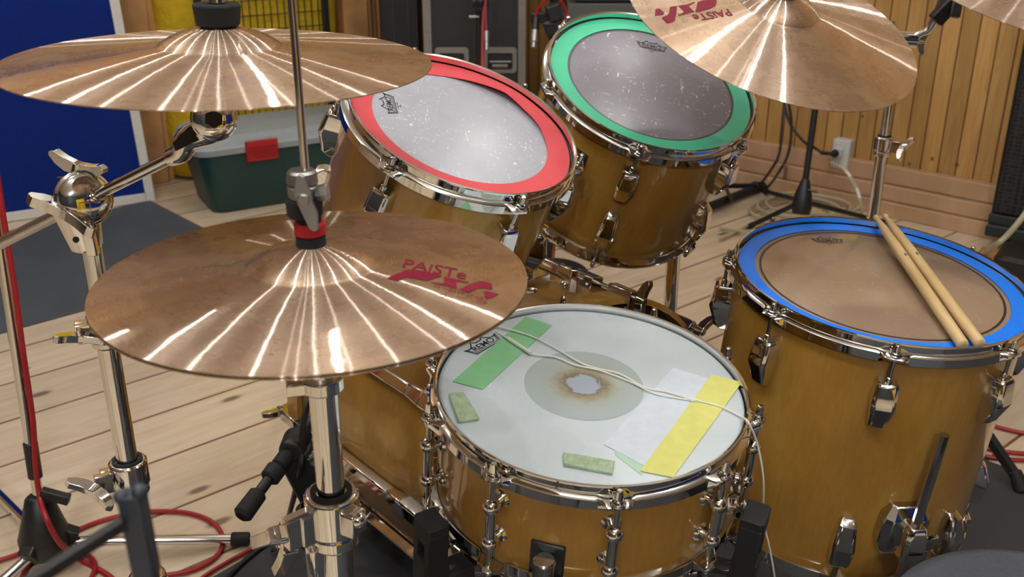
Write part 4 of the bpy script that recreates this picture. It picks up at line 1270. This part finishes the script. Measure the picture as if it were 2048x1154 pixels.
for cx_ in (904, 1000):
    c = PL(cx_, 120, (0, fy, 0), Vector((0, 1, 0)))
    Mq = Matrix(((1, 0, 0, c.x), (0, 0, -1, fy), (0, 1, 0, c.z), (0, 0, 0, 1)))
    hw = .063; hh = .048
    mb = MB(Mq)
    out = rrect(-hw, hw, -hh, hh, .014); inn = rrect(-hw + .016, hw - .016, -hh + .014, hh - .022, .006)
    n = len(out)
    vs = [(x, y, .004) for x, y in out] + [(x, y, .004) for x, y in inn] + [(x, y, -.001) for x, y in out] + [(x, y, -.012) for x, y in inn]
    fs = [[i, (i + 1) % n, n + (i + 1) % n, n + i] for i in range(n)] + [[i, (i + 1) % n, 2 * n + (i + 1) % n, 2 * n + i] for i in range(n)] + [[n + i, n + (i + 1) % n, 3 * n + (i + 1) % n, 3 * n + i] for i in range(n)] + [[3 * n + i for i in range(n)]]
    mb.add(vs, fs)
    lt = obj('latch_dish', mb, ALU, fc, smooth=30)
    mb = MB(Mq); mb.box(-hw + .024, hw - .020, -.010, -.002, .0, .010); mb.box(-.03, .03, -.028, -.016, -.006, .008); obj('latch_handle', mb, CAST, lt, bevel=.002)
    mb = MB(Mq); mb.box(-.036, .040, -.032, -.026, -.004, .0095); obj('latch_slot', mb, BLACK, lt)
for k, (wx, wy) in enumerate(((.05, .08), (W_ - .05, .08), (.05, .48), (W_ - .05, .48))):
    mb = MB(); mb.cyl((fa.x + wx - .012, fy + wy, .02), (fa.x + wx + .012, fy + wy, .02), .0195, seg=20, cham=.003); obj('castor', mb, RUBBER, fc)
# mic lead hanging before the case
def cable(name, pts, r, m, label, loc=None, cat='cable', k=8, group=None, seg=8):
    mb = MB(); mb.tube(pts, r, seg, k)
    return tag(obj(name, mb, m, None, T(*(loc or pts[0]))), label, cat, group)
D = 3.2
ms = thing('microphone_stand', 'black microphone stand behind the red-ringed tom before the flight case', 'microphone stand', T(P(957, 20, D).x, P(957, 20, D).y, 0))
g = P(957, 20, D)
mb = MB(); mb.cyl((g.x, g.y, .03), (g.x, g.y, 1.35), .010, seg=20); obj('pole', mb, BLACK, ms)
mb = MB(); mb.cyl((g.x, g.y, .012), (g.x, g.y, .03), .13, .12, 40, .004); obj('base', mb, BLACK, ms)
mb = MB(); mb.cyl(P(950, 8, D - .01), P(972, 8, D - .03), .022, seg=20, cham=.003); mb.sphere(P(961, 3, D - .04), .016); cl = obj('clip', mb, BLACK, ms)
mb = MB(); mb.cyl(P(938, 33, D - .02), P(958, 33, D - .02), .004, seg=10); obj('pin', mb, CHROME, cl)
x1 = tag(obj('microphone_cable', MB().tube([P(975, -40, D - .03), P(968, 20, D - .04), P(965, 80, D - .04), P(965, 150, D - .04), P(967, 260, D - .04), Vector((g.x + .02, g.y - .15, .2)), Vector((g.x - .05, g.y - .25, .008)), Vector((g.x - .3, g.y - .30, .008))], .0052, 8, 6), REDCABLE, None, T(g.x, g.y - .04, 0)), 'red cable hanging straight down before the flight case', 'cable')
mb = MB(); mb.tube([P(972, -30, D - .06), P(971, 10, D - .06), P(973, 62, D - .06)], .0045, 8, 5)
x2 = tag(obj('microphone_cable', mb, plain('dark_red_jacket', (110, 20, 28), .5), None, T(*P(973, 62, D - .06))), 'short cable with a silver plug hanging beside the straight red cable', 'cable')
mb = MB(); mb.cyl(P(973, 62, D - .06), P(973, 84, D - .06), .0085, seg=18, cham=.001); mb.cyl(P(973, 84, D - .06), P(973, 101, D - .06), .0072, seg=18, cham=.001); obj('plug', mb, CAST, x2)
D2 = 2.9
mstand = thing('microphone_stand', 'black microphone stand with a looped red cable behind the green-ringed tom', 'microphone stand', T(P(1105, 30, D2).x, P(1105, 30, D2).y, 0))
g = P(1108, 30, D2)
mb = MB(); mb.cyl((g.x, g.y, .03), (g.x, g.y, 1.3), .012, seg=20); obj('pole', mb, BLACK, mstand)
mb = MB(); mb.cyl((g.x, g.y, .008), (g.x, g.y, .03), .13, .12, 40, .004); obj('base', mb, BLACK, mstand)
mb = MB(); bar(mb, P(1095, 30, D2 - .03), P(1122, 20, D2 - .03), (0, -1, 0), .05, .03); bar(mb, P(1090, 60, D2 - .01), P(1125, 44, D2 - .01), (0, -1, 0), .045, .03); bar(mb, P(1062, 36, D2 + .01), P(1100, 34, D2 + .01), (0, -1, 0), .03, .02); obj('clip', mb, BLACK, mstand, bevel=.004)
mb = MB(); bar(mb, P(1092, 49, D2 - .03), P(1108, 47, D2 - .03), (0, -1, 0), .003, .012); obj('clip_spring', mb, CHROME, mstand)
mb = MB(); mb.tube([P(1071, 40, D2 - .02), P(1076, 20, D2 - .03), P(1090, 2, D2 - .05), P(1106, -6, D2 - .06), P(1122, 3, D2 - .05), P(1131, 22, D2 - .03), P(1133, 50, D2 - .02), P(1136, 120, D2), P(1130, 300, D2), P(1116, 430, D2 - .02), P(1107, 505, D2 - .02), G(1104, 540, .006), G(1080, 552, .006)], .0042, 8, 6)
x3 = tag(obj('microphone_cable', mb, REDCABLE, None, T(*P(1071, 40, D2 - .02))), 'red cable arching over the black clip above the green-ringed tom', 'cable')
mb = MB(); mb.cyl(P(1072, 34, D2 - .02), P(1070, 60, D2 - .02), .0085, .0095, 18, .001); obj('plug_sleeve', mb, BLACK, x3)
mb = MB(); mb.cyl(P(1070, 60, D2 - .02), P(1068, 84, D2 - .02), .0115, seg=20, cham=.001); mb.cyl(P(1068, 84, D2 - .02), P(1067, 95, D2 - .02), .0085, seg=20, cham=.001); obj('plug', mb, CAST, x3)
# open rack of gear in the corner
ra, rb = P(1125, 10, 3.7), P(1330, 10, 3.7)
rk = thing('equipment_rack', 'grey and black equipment rack in the corner behind the green-ringed tom', 'equipment rack', T((ra.x + rb.x) / 2, ra.y + .2, 0))
zr = G(1200, 22, 0) and PL(1200, 20, (0, ra.y, 0), Vector((0, 1, 0))).z
mb = MB(); mb.box(ra.x, rb.x, ra.y, ra.y + .42, .0, zr - .10); obj('cabinet', mb, CASE, rk, bevel=.004)
mb = MB(); mb.box(ra.x, rb.x, ra.y + .01, ra.y + .42, zr - .096, zr - .05); obj('shelf_unit', mb, plain('light_grey_metal', (150, 148, 146), .5), rk, bevel=.003)
mb = MB(); mb.box(ra.x + .02, rb.x - .03, ra.y + .015, ra.y + .40, zr - .046, zr + .02); obj('shelf_unit', mb, plain('grey_metal', (84, 86, 86), .5), rk, bevel=.003)
mb = MB(); mb.box(ra.x + .05, rb.x - .01, ra.y + .03, ra.y + .40, zr + .024, zr + .09); obj('shelf_unit', mb, BLACK, rk, bevel=.003)

# ------------------------------------------------------------------ right wall: socket, leads, stands, amplifier
oc = WR(1687, 306, .012)
Mo = Matrix(((-dR.x, nR.x, 0, oc.x), (-dR.y, nR.y, 0, oc.y), (0, 0, 1, oc.z), (0, 0, 0, 1)))   # x to the right along the wall, y out
PLAS = plain('white_plastic', (212, 214, 212), .4, var=.03)
so = thing('wall_socket', 'white wall socket box above the baseboard with plugs in it', 'socket', Mo)
mb = MB(Mo); mb.box(-.034, .034, -.012, .030, -.056, .056); obj('box', mb, PLAS, so, bevel=.004)
mb = MB(Mo); mb.box(-.025, .016, .028, .034, -.046, .046); obj('face_plate', mb, PLAS, so, bevel=.002)
mb = MB(Mo)
for xx in (-.012, .0): mb.box(xx - .001, xx + .001, .0335, .0345, -.034, -.022)
obj('socket_slot', mb, BLACK, so)
pc = Mo @ Vector((-.006, .036, .008))
mb = MB(Mo); mb.box(-.02, .012, .033, .048, -.008, .026); pg = tag(obj('adapter_plug', mb, PLAS, None, T(*pc), bevel=.003), 'small white adapter plugged into the wall socket', 'plug')
pb_ = Mo @ Vector((-.010, .050, .008))
mb = MB(); mb.cyl(pb_, pb_ + nR3 * .022, .015, .012, 20, .003); bar(mb, pb_ + nR3 * .016, pb_ + nR3 * .03 - dR3 * -.045, Z3, .014, .012)
bk = tag(obj('black_plug', mb, BLACK, None, T(*pb_)), 'black plug in the white adapter at the wall socket', 'plug')
def fl(x, y, r=.006): v = G(x, y, r); return v
pl0 = pb_ + nR3 * .03 + dR3 * .045
cable('power_cable', [pl0, P(1632, 297, 3.48), P(1614, 288, 3.52), P(1600, 275, 3.53), P(1582, 250, 3.54), P(1570, 215, 3.54), P(1560, 150, 3.50), P(1560, 40, 3.45)], .0048, BLACKCABLE, 'black cable sagging from the socket up behind the right cymbal')
cable('power_cable', [P(1569, 180, 3.46), P(1568, 225, 3.44), P(1560, 300, 3.45), P(1545, 335, 3.50), fl(1516, 371), fl(1492, 369)], .0048, BLACKCABLE, 'left one of two black cables dropping to the floor by the pine wall')
cable('power_cable', [P(1576, 200, 3.42), P(1583, 250, 3.44), P(1577, 305, 3.45), P(1557, 345, 3.48), fl(1532, 376), fl(1505, 373)], .0048, BLACKCABLE, 'right one of two black cables dropping to the floor by the pine wall')
wp = Mo @ Vector((-.012, .052, -.006))
cable('power_cable', [wp, wp + nR3 * .02 - Z3 * .02, P(1690, 340, 3.32), P(1712, 375, 3.33), P(1722, 405, 3.36), fl(1724, 425), fl(1712, 440), fl(1680, 448)], .0055, WHITECABLE, 'white cable hanging from the wall socket to the floor')
coil = []
for k in range(40):
    a = 2 * pi * k / 13
    coil.append(Vector((1.02 + (.155 + .01 * math.sin(k)) * math.cos(a) + k * .0025, 3.60 + (.14 + .012 * math.cos(k * 1.7)) * math.sin(a), .012 + k * .0010)))
cable('coiled_cable', coil, .0055, GREYCABLE, 'pale cable coiled on the floor under the black tripod', k=5)
lp = [fl(1440, 478, .012), fl(1475, 462, .012), fl(1510, 445, .012), fl(1545, 446, .012), fl(1560, 455, .012), fl(1530, 468, .012), fl(1480, 462, .02), fl(1440, 455, .012)]
cable('loose_cable', lp, .0055, GREYCABLE, 'pale cable end looping on the floor behind the floor tom')
# black tripod mic stand before the wall
hub = G(1604, 420); hub.z = 0
mt = P(1640, 150, 3.38); hb = P(1607, 388, 3.46)
st = thing('microphone_stand', 'black tripod microphone stand before the pine wall near the socket', 'microphone stand', T(hb.x, hb.y, 0))
dirp = (mt - hb).normalized()
mb = MB(); mb.cyl(hb, hb + dirp * 1.2, .0105, seg=20); obj('pole', mb, BLACK, st)
def hubcone(parent, c, ax, s=1.0):
    mb = MB(); mb.lathe([(0, -.05 * s), (.030 * s, -.05 * s), (.036 * s, -.025 * s), (.030 * s, .02 * s), (.016 * s, .065 * s), (.013 * s, .075 * s), (0, .075 * s)], 24, mat4(c, ax))
    return obj('hub', mb, BLACK, parent)
h_ = hubcone(st, hb - dirp * .02, dirp, .95)
mb = MB(); mb.cyl(hb + Vector((.01, -.02, .02)), hb + Vector((.035, -.045, .02)), .004, seg=10); mb.sphere(hb + Vector((.0, -.034, -.035)), .006); obj('screw', mb, CHROME, h_)
for (x, y) in ((1500, 452), (1762, 443), (1532, 383)):
    f = fl(x, y, .011); mb = MB(); a = hb - Vector((0, 0, .025)); a = a + (f - a).normalized() * .02
    mb.cyl(a, f, .0085, seg=14); lg = obj('leg', mb, BLACK, st)
    mb = MB(); mb.cyl(f - (f - a).normalized() * .02, f + (f - a).normalized() * .015, .0105, seg=16, cham=.002); obj('rubber_foot', mb, RUBBER, lg)
# second black stand whose leg shows right of the green-ringed tom
hb2 = G(1395, 418); hb2.z = .10
s2 = thing('keyboard_stand', 'thick black stand leg on the floor right of the green-ringed tom', 'stand', T(hb2.x, hb2.y, 0))
f = fl(1517, 374, .022)
mb = MB(); mb.cyl(G(1395, 423, .03), f, .0165, seg=18); mb.cyl(f + (f - hb2).normalized() * -.03, f + (f - hb2).normalized() * .03, .0215, seg=18, cham=.004); obj('leg', mb, RUBBER, s2)
mb = MB(); mb.cyl(G(1395, 423, .03), G(1395, 423, .03) + Vector((-.02, .06, .85)), .014, seg=18); obj('upright', mb, BLACK, s2)
mb = MB(); bar(mb, G(1462, 398, .03), G(1450, 372, .12), (0, -1, 0), .012, .02); obj('brace', mb, BLACK, s2)
mb = MB(); bar(mb, G(1440, 372, .05), G(1512, 371, .04), Z3, .016, .016); obj('brace', mb, BLACK, s2)
# amplifier on a low dolly at the right edge
A0 = G(1966, 497, 0)
ad = Vector((.80, -.60, 0)); an = Vector((-.60, -.80, 0))
Ma = Matrix(((ad.x, -an.x, 0, A0.x), (ad.y, -an.y, 0, A0.y), (0, 0, 1, 0), (0, 0, 0, 1)))
am = thing('speaker_cabinet', 'black speaker cabinet with a metal grille at the right edge', 'speaker', T(*(A0 + ad * .3)))
def m_grille():
    t = NT('black_perforated_grille')
    v = t.n('TexVoronoi', i_Scale=75, i_Randomness=.25); t.t.links.new(t.mapped(), v.inputs['Vector'])
    c = t.ramp(v.outputs['Distance'], [(.35, (.003, .003, .004, 1)), (.5, (.022, .024, .028, 1))])
    return t.pbr(c, .5, .2, bump=t.bump(v.outputs['Distance'], .5, .004))
DGRN = plain('dark_green_grey_plastic', (34, 42, 40), .55, var=.1)
mb = MB(Ma); mb.box(0, .62, .012, .5, .095, 1.3); obj('cabinet', mb, RUBBER, am, bevel=.01)
mb = MB(Ma); mb.box(.012, .61, -.004, .012, .13, 1.29); obj('grille', mb, m_grille(), am, bevel=.006)
mb = MB(Ma); mb.box(.0, .62, -.012, .012, .095, .128); obj('lower_rail', mb, DGRN, am, bevel=.004)
mb = MB(Ma); mb.box(.0, .62, -.03, .5, .055, .095); obj('skid', mb, DGRN, am, bevel=.006)
for xx in (.07, .55):
    for yy in (.06, .44):
        mb = MB(Ma); mb.cyl((xx - .015, yy, .028), (xx + .015, yy, .028), .028, seg=20, cham=.004); obj('castor', mb, RUBBER, am)
cable('speaker_cable', [P(2075, 380, 2.95), P(2052, 425, 2.97), P(2015, 470, 3.0), P(1988, 492, 3.05), fl(1960, 508, .006), fl(1925, 500, .006)], .0085, GREYCABLE, 'thick pale cable curving down before the speaker cabinet')
mb = MB(); c = G(2000, 530, 0); Mq = T(c.x, c.y, 0) @ RZ(R_(-35)); mb.box(-.07, .10, -.04, .05, .0, .035, Mq)
tag(obj('wood_block', mb, STUDM, None, Mq, bevel=.003), 'small wooden block on the floor before the speaker cabinet', 'wood block')
mb = MB(); c = G(2040, 575, 0); Mq = T(c.x, c.y, 0) @ RZ(R_(-35)); rloft(mb, [(0, (-.09, .28, -.05, .16, .02)), (.09, (-.085, .275, -.045, .155, .02)), (.1, (-.07, .26, -.03, .14, .02))], Mq)
tag(obj('equipment_case', mb, BLACK, None, Mq, smooth=30), 'low black case on the floor at the right edge below the speaker cabinet', 'case')

# red cables on the floor, right
for i, (pp_, lb) in enumerate(((((1975, 848), (2010, 858), (2060, 868), (2130, 872)), 'uppermost of three red cables on the boards right of the floor tom'),
                           (((1960, 893), (2000, 902), (2060, 908), (2130, 910)), 'middle one of three red cables on the boards right of the floor tom'),
                           (((1955, 908), (1990, 916), (2060, 921), (2130, 922)), 'lowest of three red cables on the boards right of the floor tom'))):
    cable('floor_cable', [fl(*q, .006) for q in pp_], .0048, REDCABLE, lb)
# stool
scn = P(2118, 1282, 1.08)
sl = thing('drum_stool', 'round grey drum stool seat in the bottom right corner', 'stool', T(scn.x, scn.y, MATZ))
mb = MB(); mb.lathe([(0, .0), (.15, .0), (.172, -.012), (.178, -.035), (.172, -.065), (.15, -.08), (0, -.08)], 64, T(*scn)); obj('seat', mb, plain('charcoal_cloth', (66, 70, 78), .85, var=.12, scale=200, bumpy=.4, bscale=900), sl, smooth=60)
mb = MB(); mb.cyl((scn.x, scn.y, .08), (scn.x, scn.y, scn.z - .08), .014, seg=24); obj('post', mb, CHROME, sl)
tripod(sl, (scn.x, scn.y), .014, 3, 20, .28, .10, .22)

# ------------------------------------------------------------------ left: mic stands, cables, music stand
hb3 = P(86, 1052, 1.88)
top3 = P(-8, 440, 1.70)
d3 = (top3 - hb3).normalized()
def onp(y, dx=0.0):
    k = min(range(0, 400), key=lambda i: abs(577 + 0 - y + (lambda p: -FPX * ((p - CAM).dot(UP)) / ((p - CAM).dot(FW)))(hb3 + d3 * (i * .003))))
    p = hb3 + d3 * (k * .003); return p + Vector((dx, -.014, 0))
m3 = thing('microphone_stand', 'chrome microphone stand with a black hub at the lower left, red cable down its pole', 'microphone stand', T(hb3.x, hb3.y, 0))
d3 = (top3 - hb3).normalized()
mb = MB(); mb.cyl(hb3, hb3 + d3 * 1.1, .0095, seg=24); obj('pole', mb, CHROME, m3)
mb = MB(); q = onp(920) + Vector((0, .014, 0)); mb.cyl(q - d3 * .035, q + d3 * .035, .0125, seg=24, cham=.001); obj('tape_band', mb, BLACK, m3)
mb = MB(); mb.lathe([(0, -.062), (.030, -.062), (.044, -.045), (.046, -.02), (.034, .02), (.024, .058), (.018, .064), (0, .064)], 28, mat4(hb3, d3))
for k in range(3):
    a = R_(15 + 120 * k); bar(mb, hb3 + Vector((.028 * math.cos(a), .028 * math.sin(a), -.02)), hb3 + Vector((.052 * math.cos(a), .052 * math.sin(a), -.035)), Z3, .03, .032)
h3_ = obj('hub', mb, BLACK, m3, bevel=.003)
mb = MB(); kb = P(108, 990, 1.84); mb.cyl(hb3 + d3 * .045, kb, .008, seg=14); bar(mb, kb + Vector((-.022, 0, .006)), kb + Vector((.026, 0, -.010)), Z3, .016, .018); obj('knob', mb, BLACK, h3_, bevel=.004)
for (x, y, zz) in ((485, 1078, .014), (-22, 1186, .014), (-75, 915, .014)):
    f = G(x, y, zz); a = hb3 + Vector((0, 0, -.035)); a = a + (f - a).normalized() * .03; d = (f - a).normalized()
    mb = MB(); mb.cyl(a, f, .0095, seg=20); lg = obj('leg', mb, CHROME, m3)
    mb = MB(); mb.cyl(f - d * .022, f + d * .014, .0135, seg=20, cham=.003); obj('rubber_foot', mb, RUBBER, lg)
cable('microphone_cable', [onp(250, .020), onp(425, .020), onp(560, .021), onp(700, .019), onp(830, .018), onp(930, .010), onp(985, .012) + Vector((.004, -.012, 0)), P(92, 1035, 1.80), P(112, 1075, 1.82), P(132, 1098, 1.86), G(165, 1122, .006), G(215, 1150, .006), G(260, 1190, .006)], .0052, REDCABLE, 'red cable running down the left microphone stand to the floor')
cable('floor_cable', [G(-30, 1128, .006), G(25, 1112, .006), G(110, 1080, .006), G(200, 1042, .006), G(290, 1024, .006), G(370, 1025, .006), G(425, 1045, .006), G(446, 1080, .006), G(430, 1115, .006), G(380, 1142, .006), G(300, 1156, .006), G(220, 1176, .006)], .0048, REDCABLE, 'red cable in a wide loop on the boards below the chrome leg')
cable('floor_cable', [G(40, 1170, .006), G(55, 1130, .006), G(85, 1105, .006), G(130, 1095, .014), G(172, 1108, .006), G(190, 1130, .006), G(180, 1160, .006), G(150, 1180, .006)], .0048, REDCABLE, 'small loop of red cable on the boards under the black hub')
cable('floor_cable', [G(360, 1190, .006), G(420, 1145, .006), G(490, 1105, .006), G(540, 1080, .006), G(585, 1062, .006), G(640, 1035, .010)], .0040, REDCABLE, 'red cable along the edge of the drum mat left of the hi-hat stand')
cable('floor_cable', [G(420, 1200, .010), G(470, 1140, .010), G(520, 1097, .010), G(575, 1063, .010), G(625, 1040, .012)], .0052, BLACKCABLE, 'black cable along the edge of the drum mat left of the hi-hat stand')
# kick mic boom
km = thing('microphone_stand', 'short black boom microphone stand left of the bass drum, behind the hi-hat stand', 'microphone stand', T(P(612, 930, 1.62).x, P(612, 930, 1.62).y, MATZ))
g = P(612, 930, 1.62)
k0, k1 = P(655, 800, 1.66), P(482, 1034, 1.50)
kd = (k1 - k0).normalized(); kl = (k1 - k0).length
mb = MB(); mb.cyl(k0, k1, .0085, seg=20); obj('boom', mb, BLACK, km)
mb = MB(); mb.cyl(k0 + kd * kl * .80, k1, .0140, .0150, 24, .005); obj('counterweight', mb, RUBBER, km)
mb = MB(); mb.cyl(k0 + kd * kl * .60, k0 + kd * kl * .70, .0155, seg=24, cham=.003); mb.cyl(k0 + kd * kl * .28, k0 + kd * kl * .46, .0165, seg=24, cham=.004); mb.cyl(k0 + kd * kl * .46, k0 + kd * kl * .60, .0130, seg=24, cham=.004); obj('grip', mb, RUBBER, km)
cc = k0 + kd * kl * .42
mb = MB(); mb.cyl((g.x, g.y, MATZ + .02), (g.x, g.y, cc.z - .02), .011, seg=20); obj('pole', mb, BLACK, km)
mb = MB(); bar(mb, cc + Vector((.0, 0, -.006)), Vector((g.x + .015, g.y, cc.z - .10)), (0, -1, 0), .055, .035); mb.cyl(cc + Vector((0, -.02, 0)), cc + Vector((.0, .03, 0)), .02, seg=24, cham=.004); ck = obj('clutch', mb, BLACK, km, bevel=.005)
mb = MB(); q = P(640, 905, 1.58); mb.cyl(q, q + Vector((.0, -.02, .0)), .016, seg=20, cham=.002); mb.cyl(q + Vector((0, -.02, 0)), q + Vector((0, -.022, 0)), .009, seg=20); obj('swivel', mb, CHROME, ck)
mb = MB(); mb.cyl((g.x, g.y, MATZ + .0005), (g.x, g.y, MATZ + .022), .085, .08, 40, .004); obj('base', mb, BLACK, km)
cable('microphone_cable', [P(632, 770, 1.62), P(618, 800, 1.58), P(606, 850, 1.57), P(604, 900, 1.58), P(596, 960, 1.62), G(575, 1040, .012), G(560, 1075, .012)], .005, BLACKCABLE, 'black cable sagging beside the short boom stand left of the bass drum')
# black tube and wing screw beside the hi-hat stand
q0, q1 = P(622, 1010, 1.08), P(628, 1085, 1.12)
pd = thing('pedal_stand', 'small black sleeved post with a chrome wing screw beside the hi-hat stand', 'stand', T(q0.x, q0.y, MATZ))
mb = MB(); mb.cyl((q0.x, q0.y, MATZ + .012), (q0.x, q0.y, q0.z), .0105, seg=20); obj('post', mb, ALU, pd)
mb = MB(); mb.cyl((q0.x, q0.y, VZ(0, 1090, q0.x, q0.y)), (q0.x, q0.y, q0.z), .0175, .0165, 24, .004); sv = obj('sleeve', mb, RUBBER, pd)
mb = MB(); wq = Vector((q0.x - .018, q0.y - .004, VZ(0, 1088, q0.x, q0.y))); wing(mb, wq, (-.8, -.5, .1), (.15, -.2, 1), 1.4); obj('wing_screw', mb, CHROME, sv, bevel=.001, smooth=30)
mb = MB(); mb.cyl((q0.x, q0.y, MATZ + .0005), (q0.x, q0.y, MATZ + .014), .05, .045, 36, .003); obj('base', mb, BLACK, pd)
# dark music stand close to the camera
gx2, gy2 = -.1705, .389
zt2 = VZ(0, 985, gx2, gy2)
mu = thing('music_stand', 'dark folded music stand close by in the bottom left, out of focus', 'music stand', T(gx2, gy2, MATZ))
DKMU = plain('matt_black_paint', (12, 13, 16), .6, var=.1)
mb = MB(); mb.cyl((gx2, gy2, .10), (gx2, gy2, zt2 - .015), .0085, .0044, 24); obj('post', mb, DKMU, mu)
mb = MB(); bar(mb, (gx2, gy2, zt2 - .045), (gx2 - .001, gy2, zt2), (0, -1, 0), .011, .010); mb.sphere((gx2 - .005, gy2 - .002, zt2 - .001), .0035); mb.sphere((gx2 + .004, gy2 - .002, zt2 + .002), .0038); obj('joint', mb, plain('slate_metal', (44, 50, 60), .5, .2), mu, bevel=.003)
mb = MB(); bar(mb, (gx2 - .004, gy2 - .006, zt2 - .012), P(20, 1190, .43), (0, 0, 1), .0055, .0055); obj('strut', mb, DKMU, mu, bevel=.002)
for k in range(3):
    a = R_(-150 + 120 * k); f = Vector((gx2 + .15 * math.cos(a), gy2 + .15 * math.sin(a), MATZ + .012)); mb = MB(); bar(mb, (gx2 + .01 * math.cos(a), gy2 + .01 * math.sin(a), .13), f, (-math.sin(a), math.cos(a), 0), .004, .016); lg = obj('leg', mb, BLACK, mu)
    mb = MB(); mb.cyl(f + Vector((0, 0, .008)), f - Vector((0, 0, .0115)), .009, seg=14, cham=.002); obj('rubber_foot', mb, RUBBER, lg)

# the unseen side of the room behind the camera: felt panel and padding against the walls
mb = MB(T(2.25, -.75, 0) @ RZ(R_(68))); mb.box(-.95, .95, -.02, .02, 0, 1.5)
struct('trim_3', mb, BLUEF)
mb = MB(T(1.25, -2.2, 0) @ RZ(R_(40))); mb.box(-.6, .6, -.05, .05, 0, 1.6)
struct('trim_4', mb, YEL)
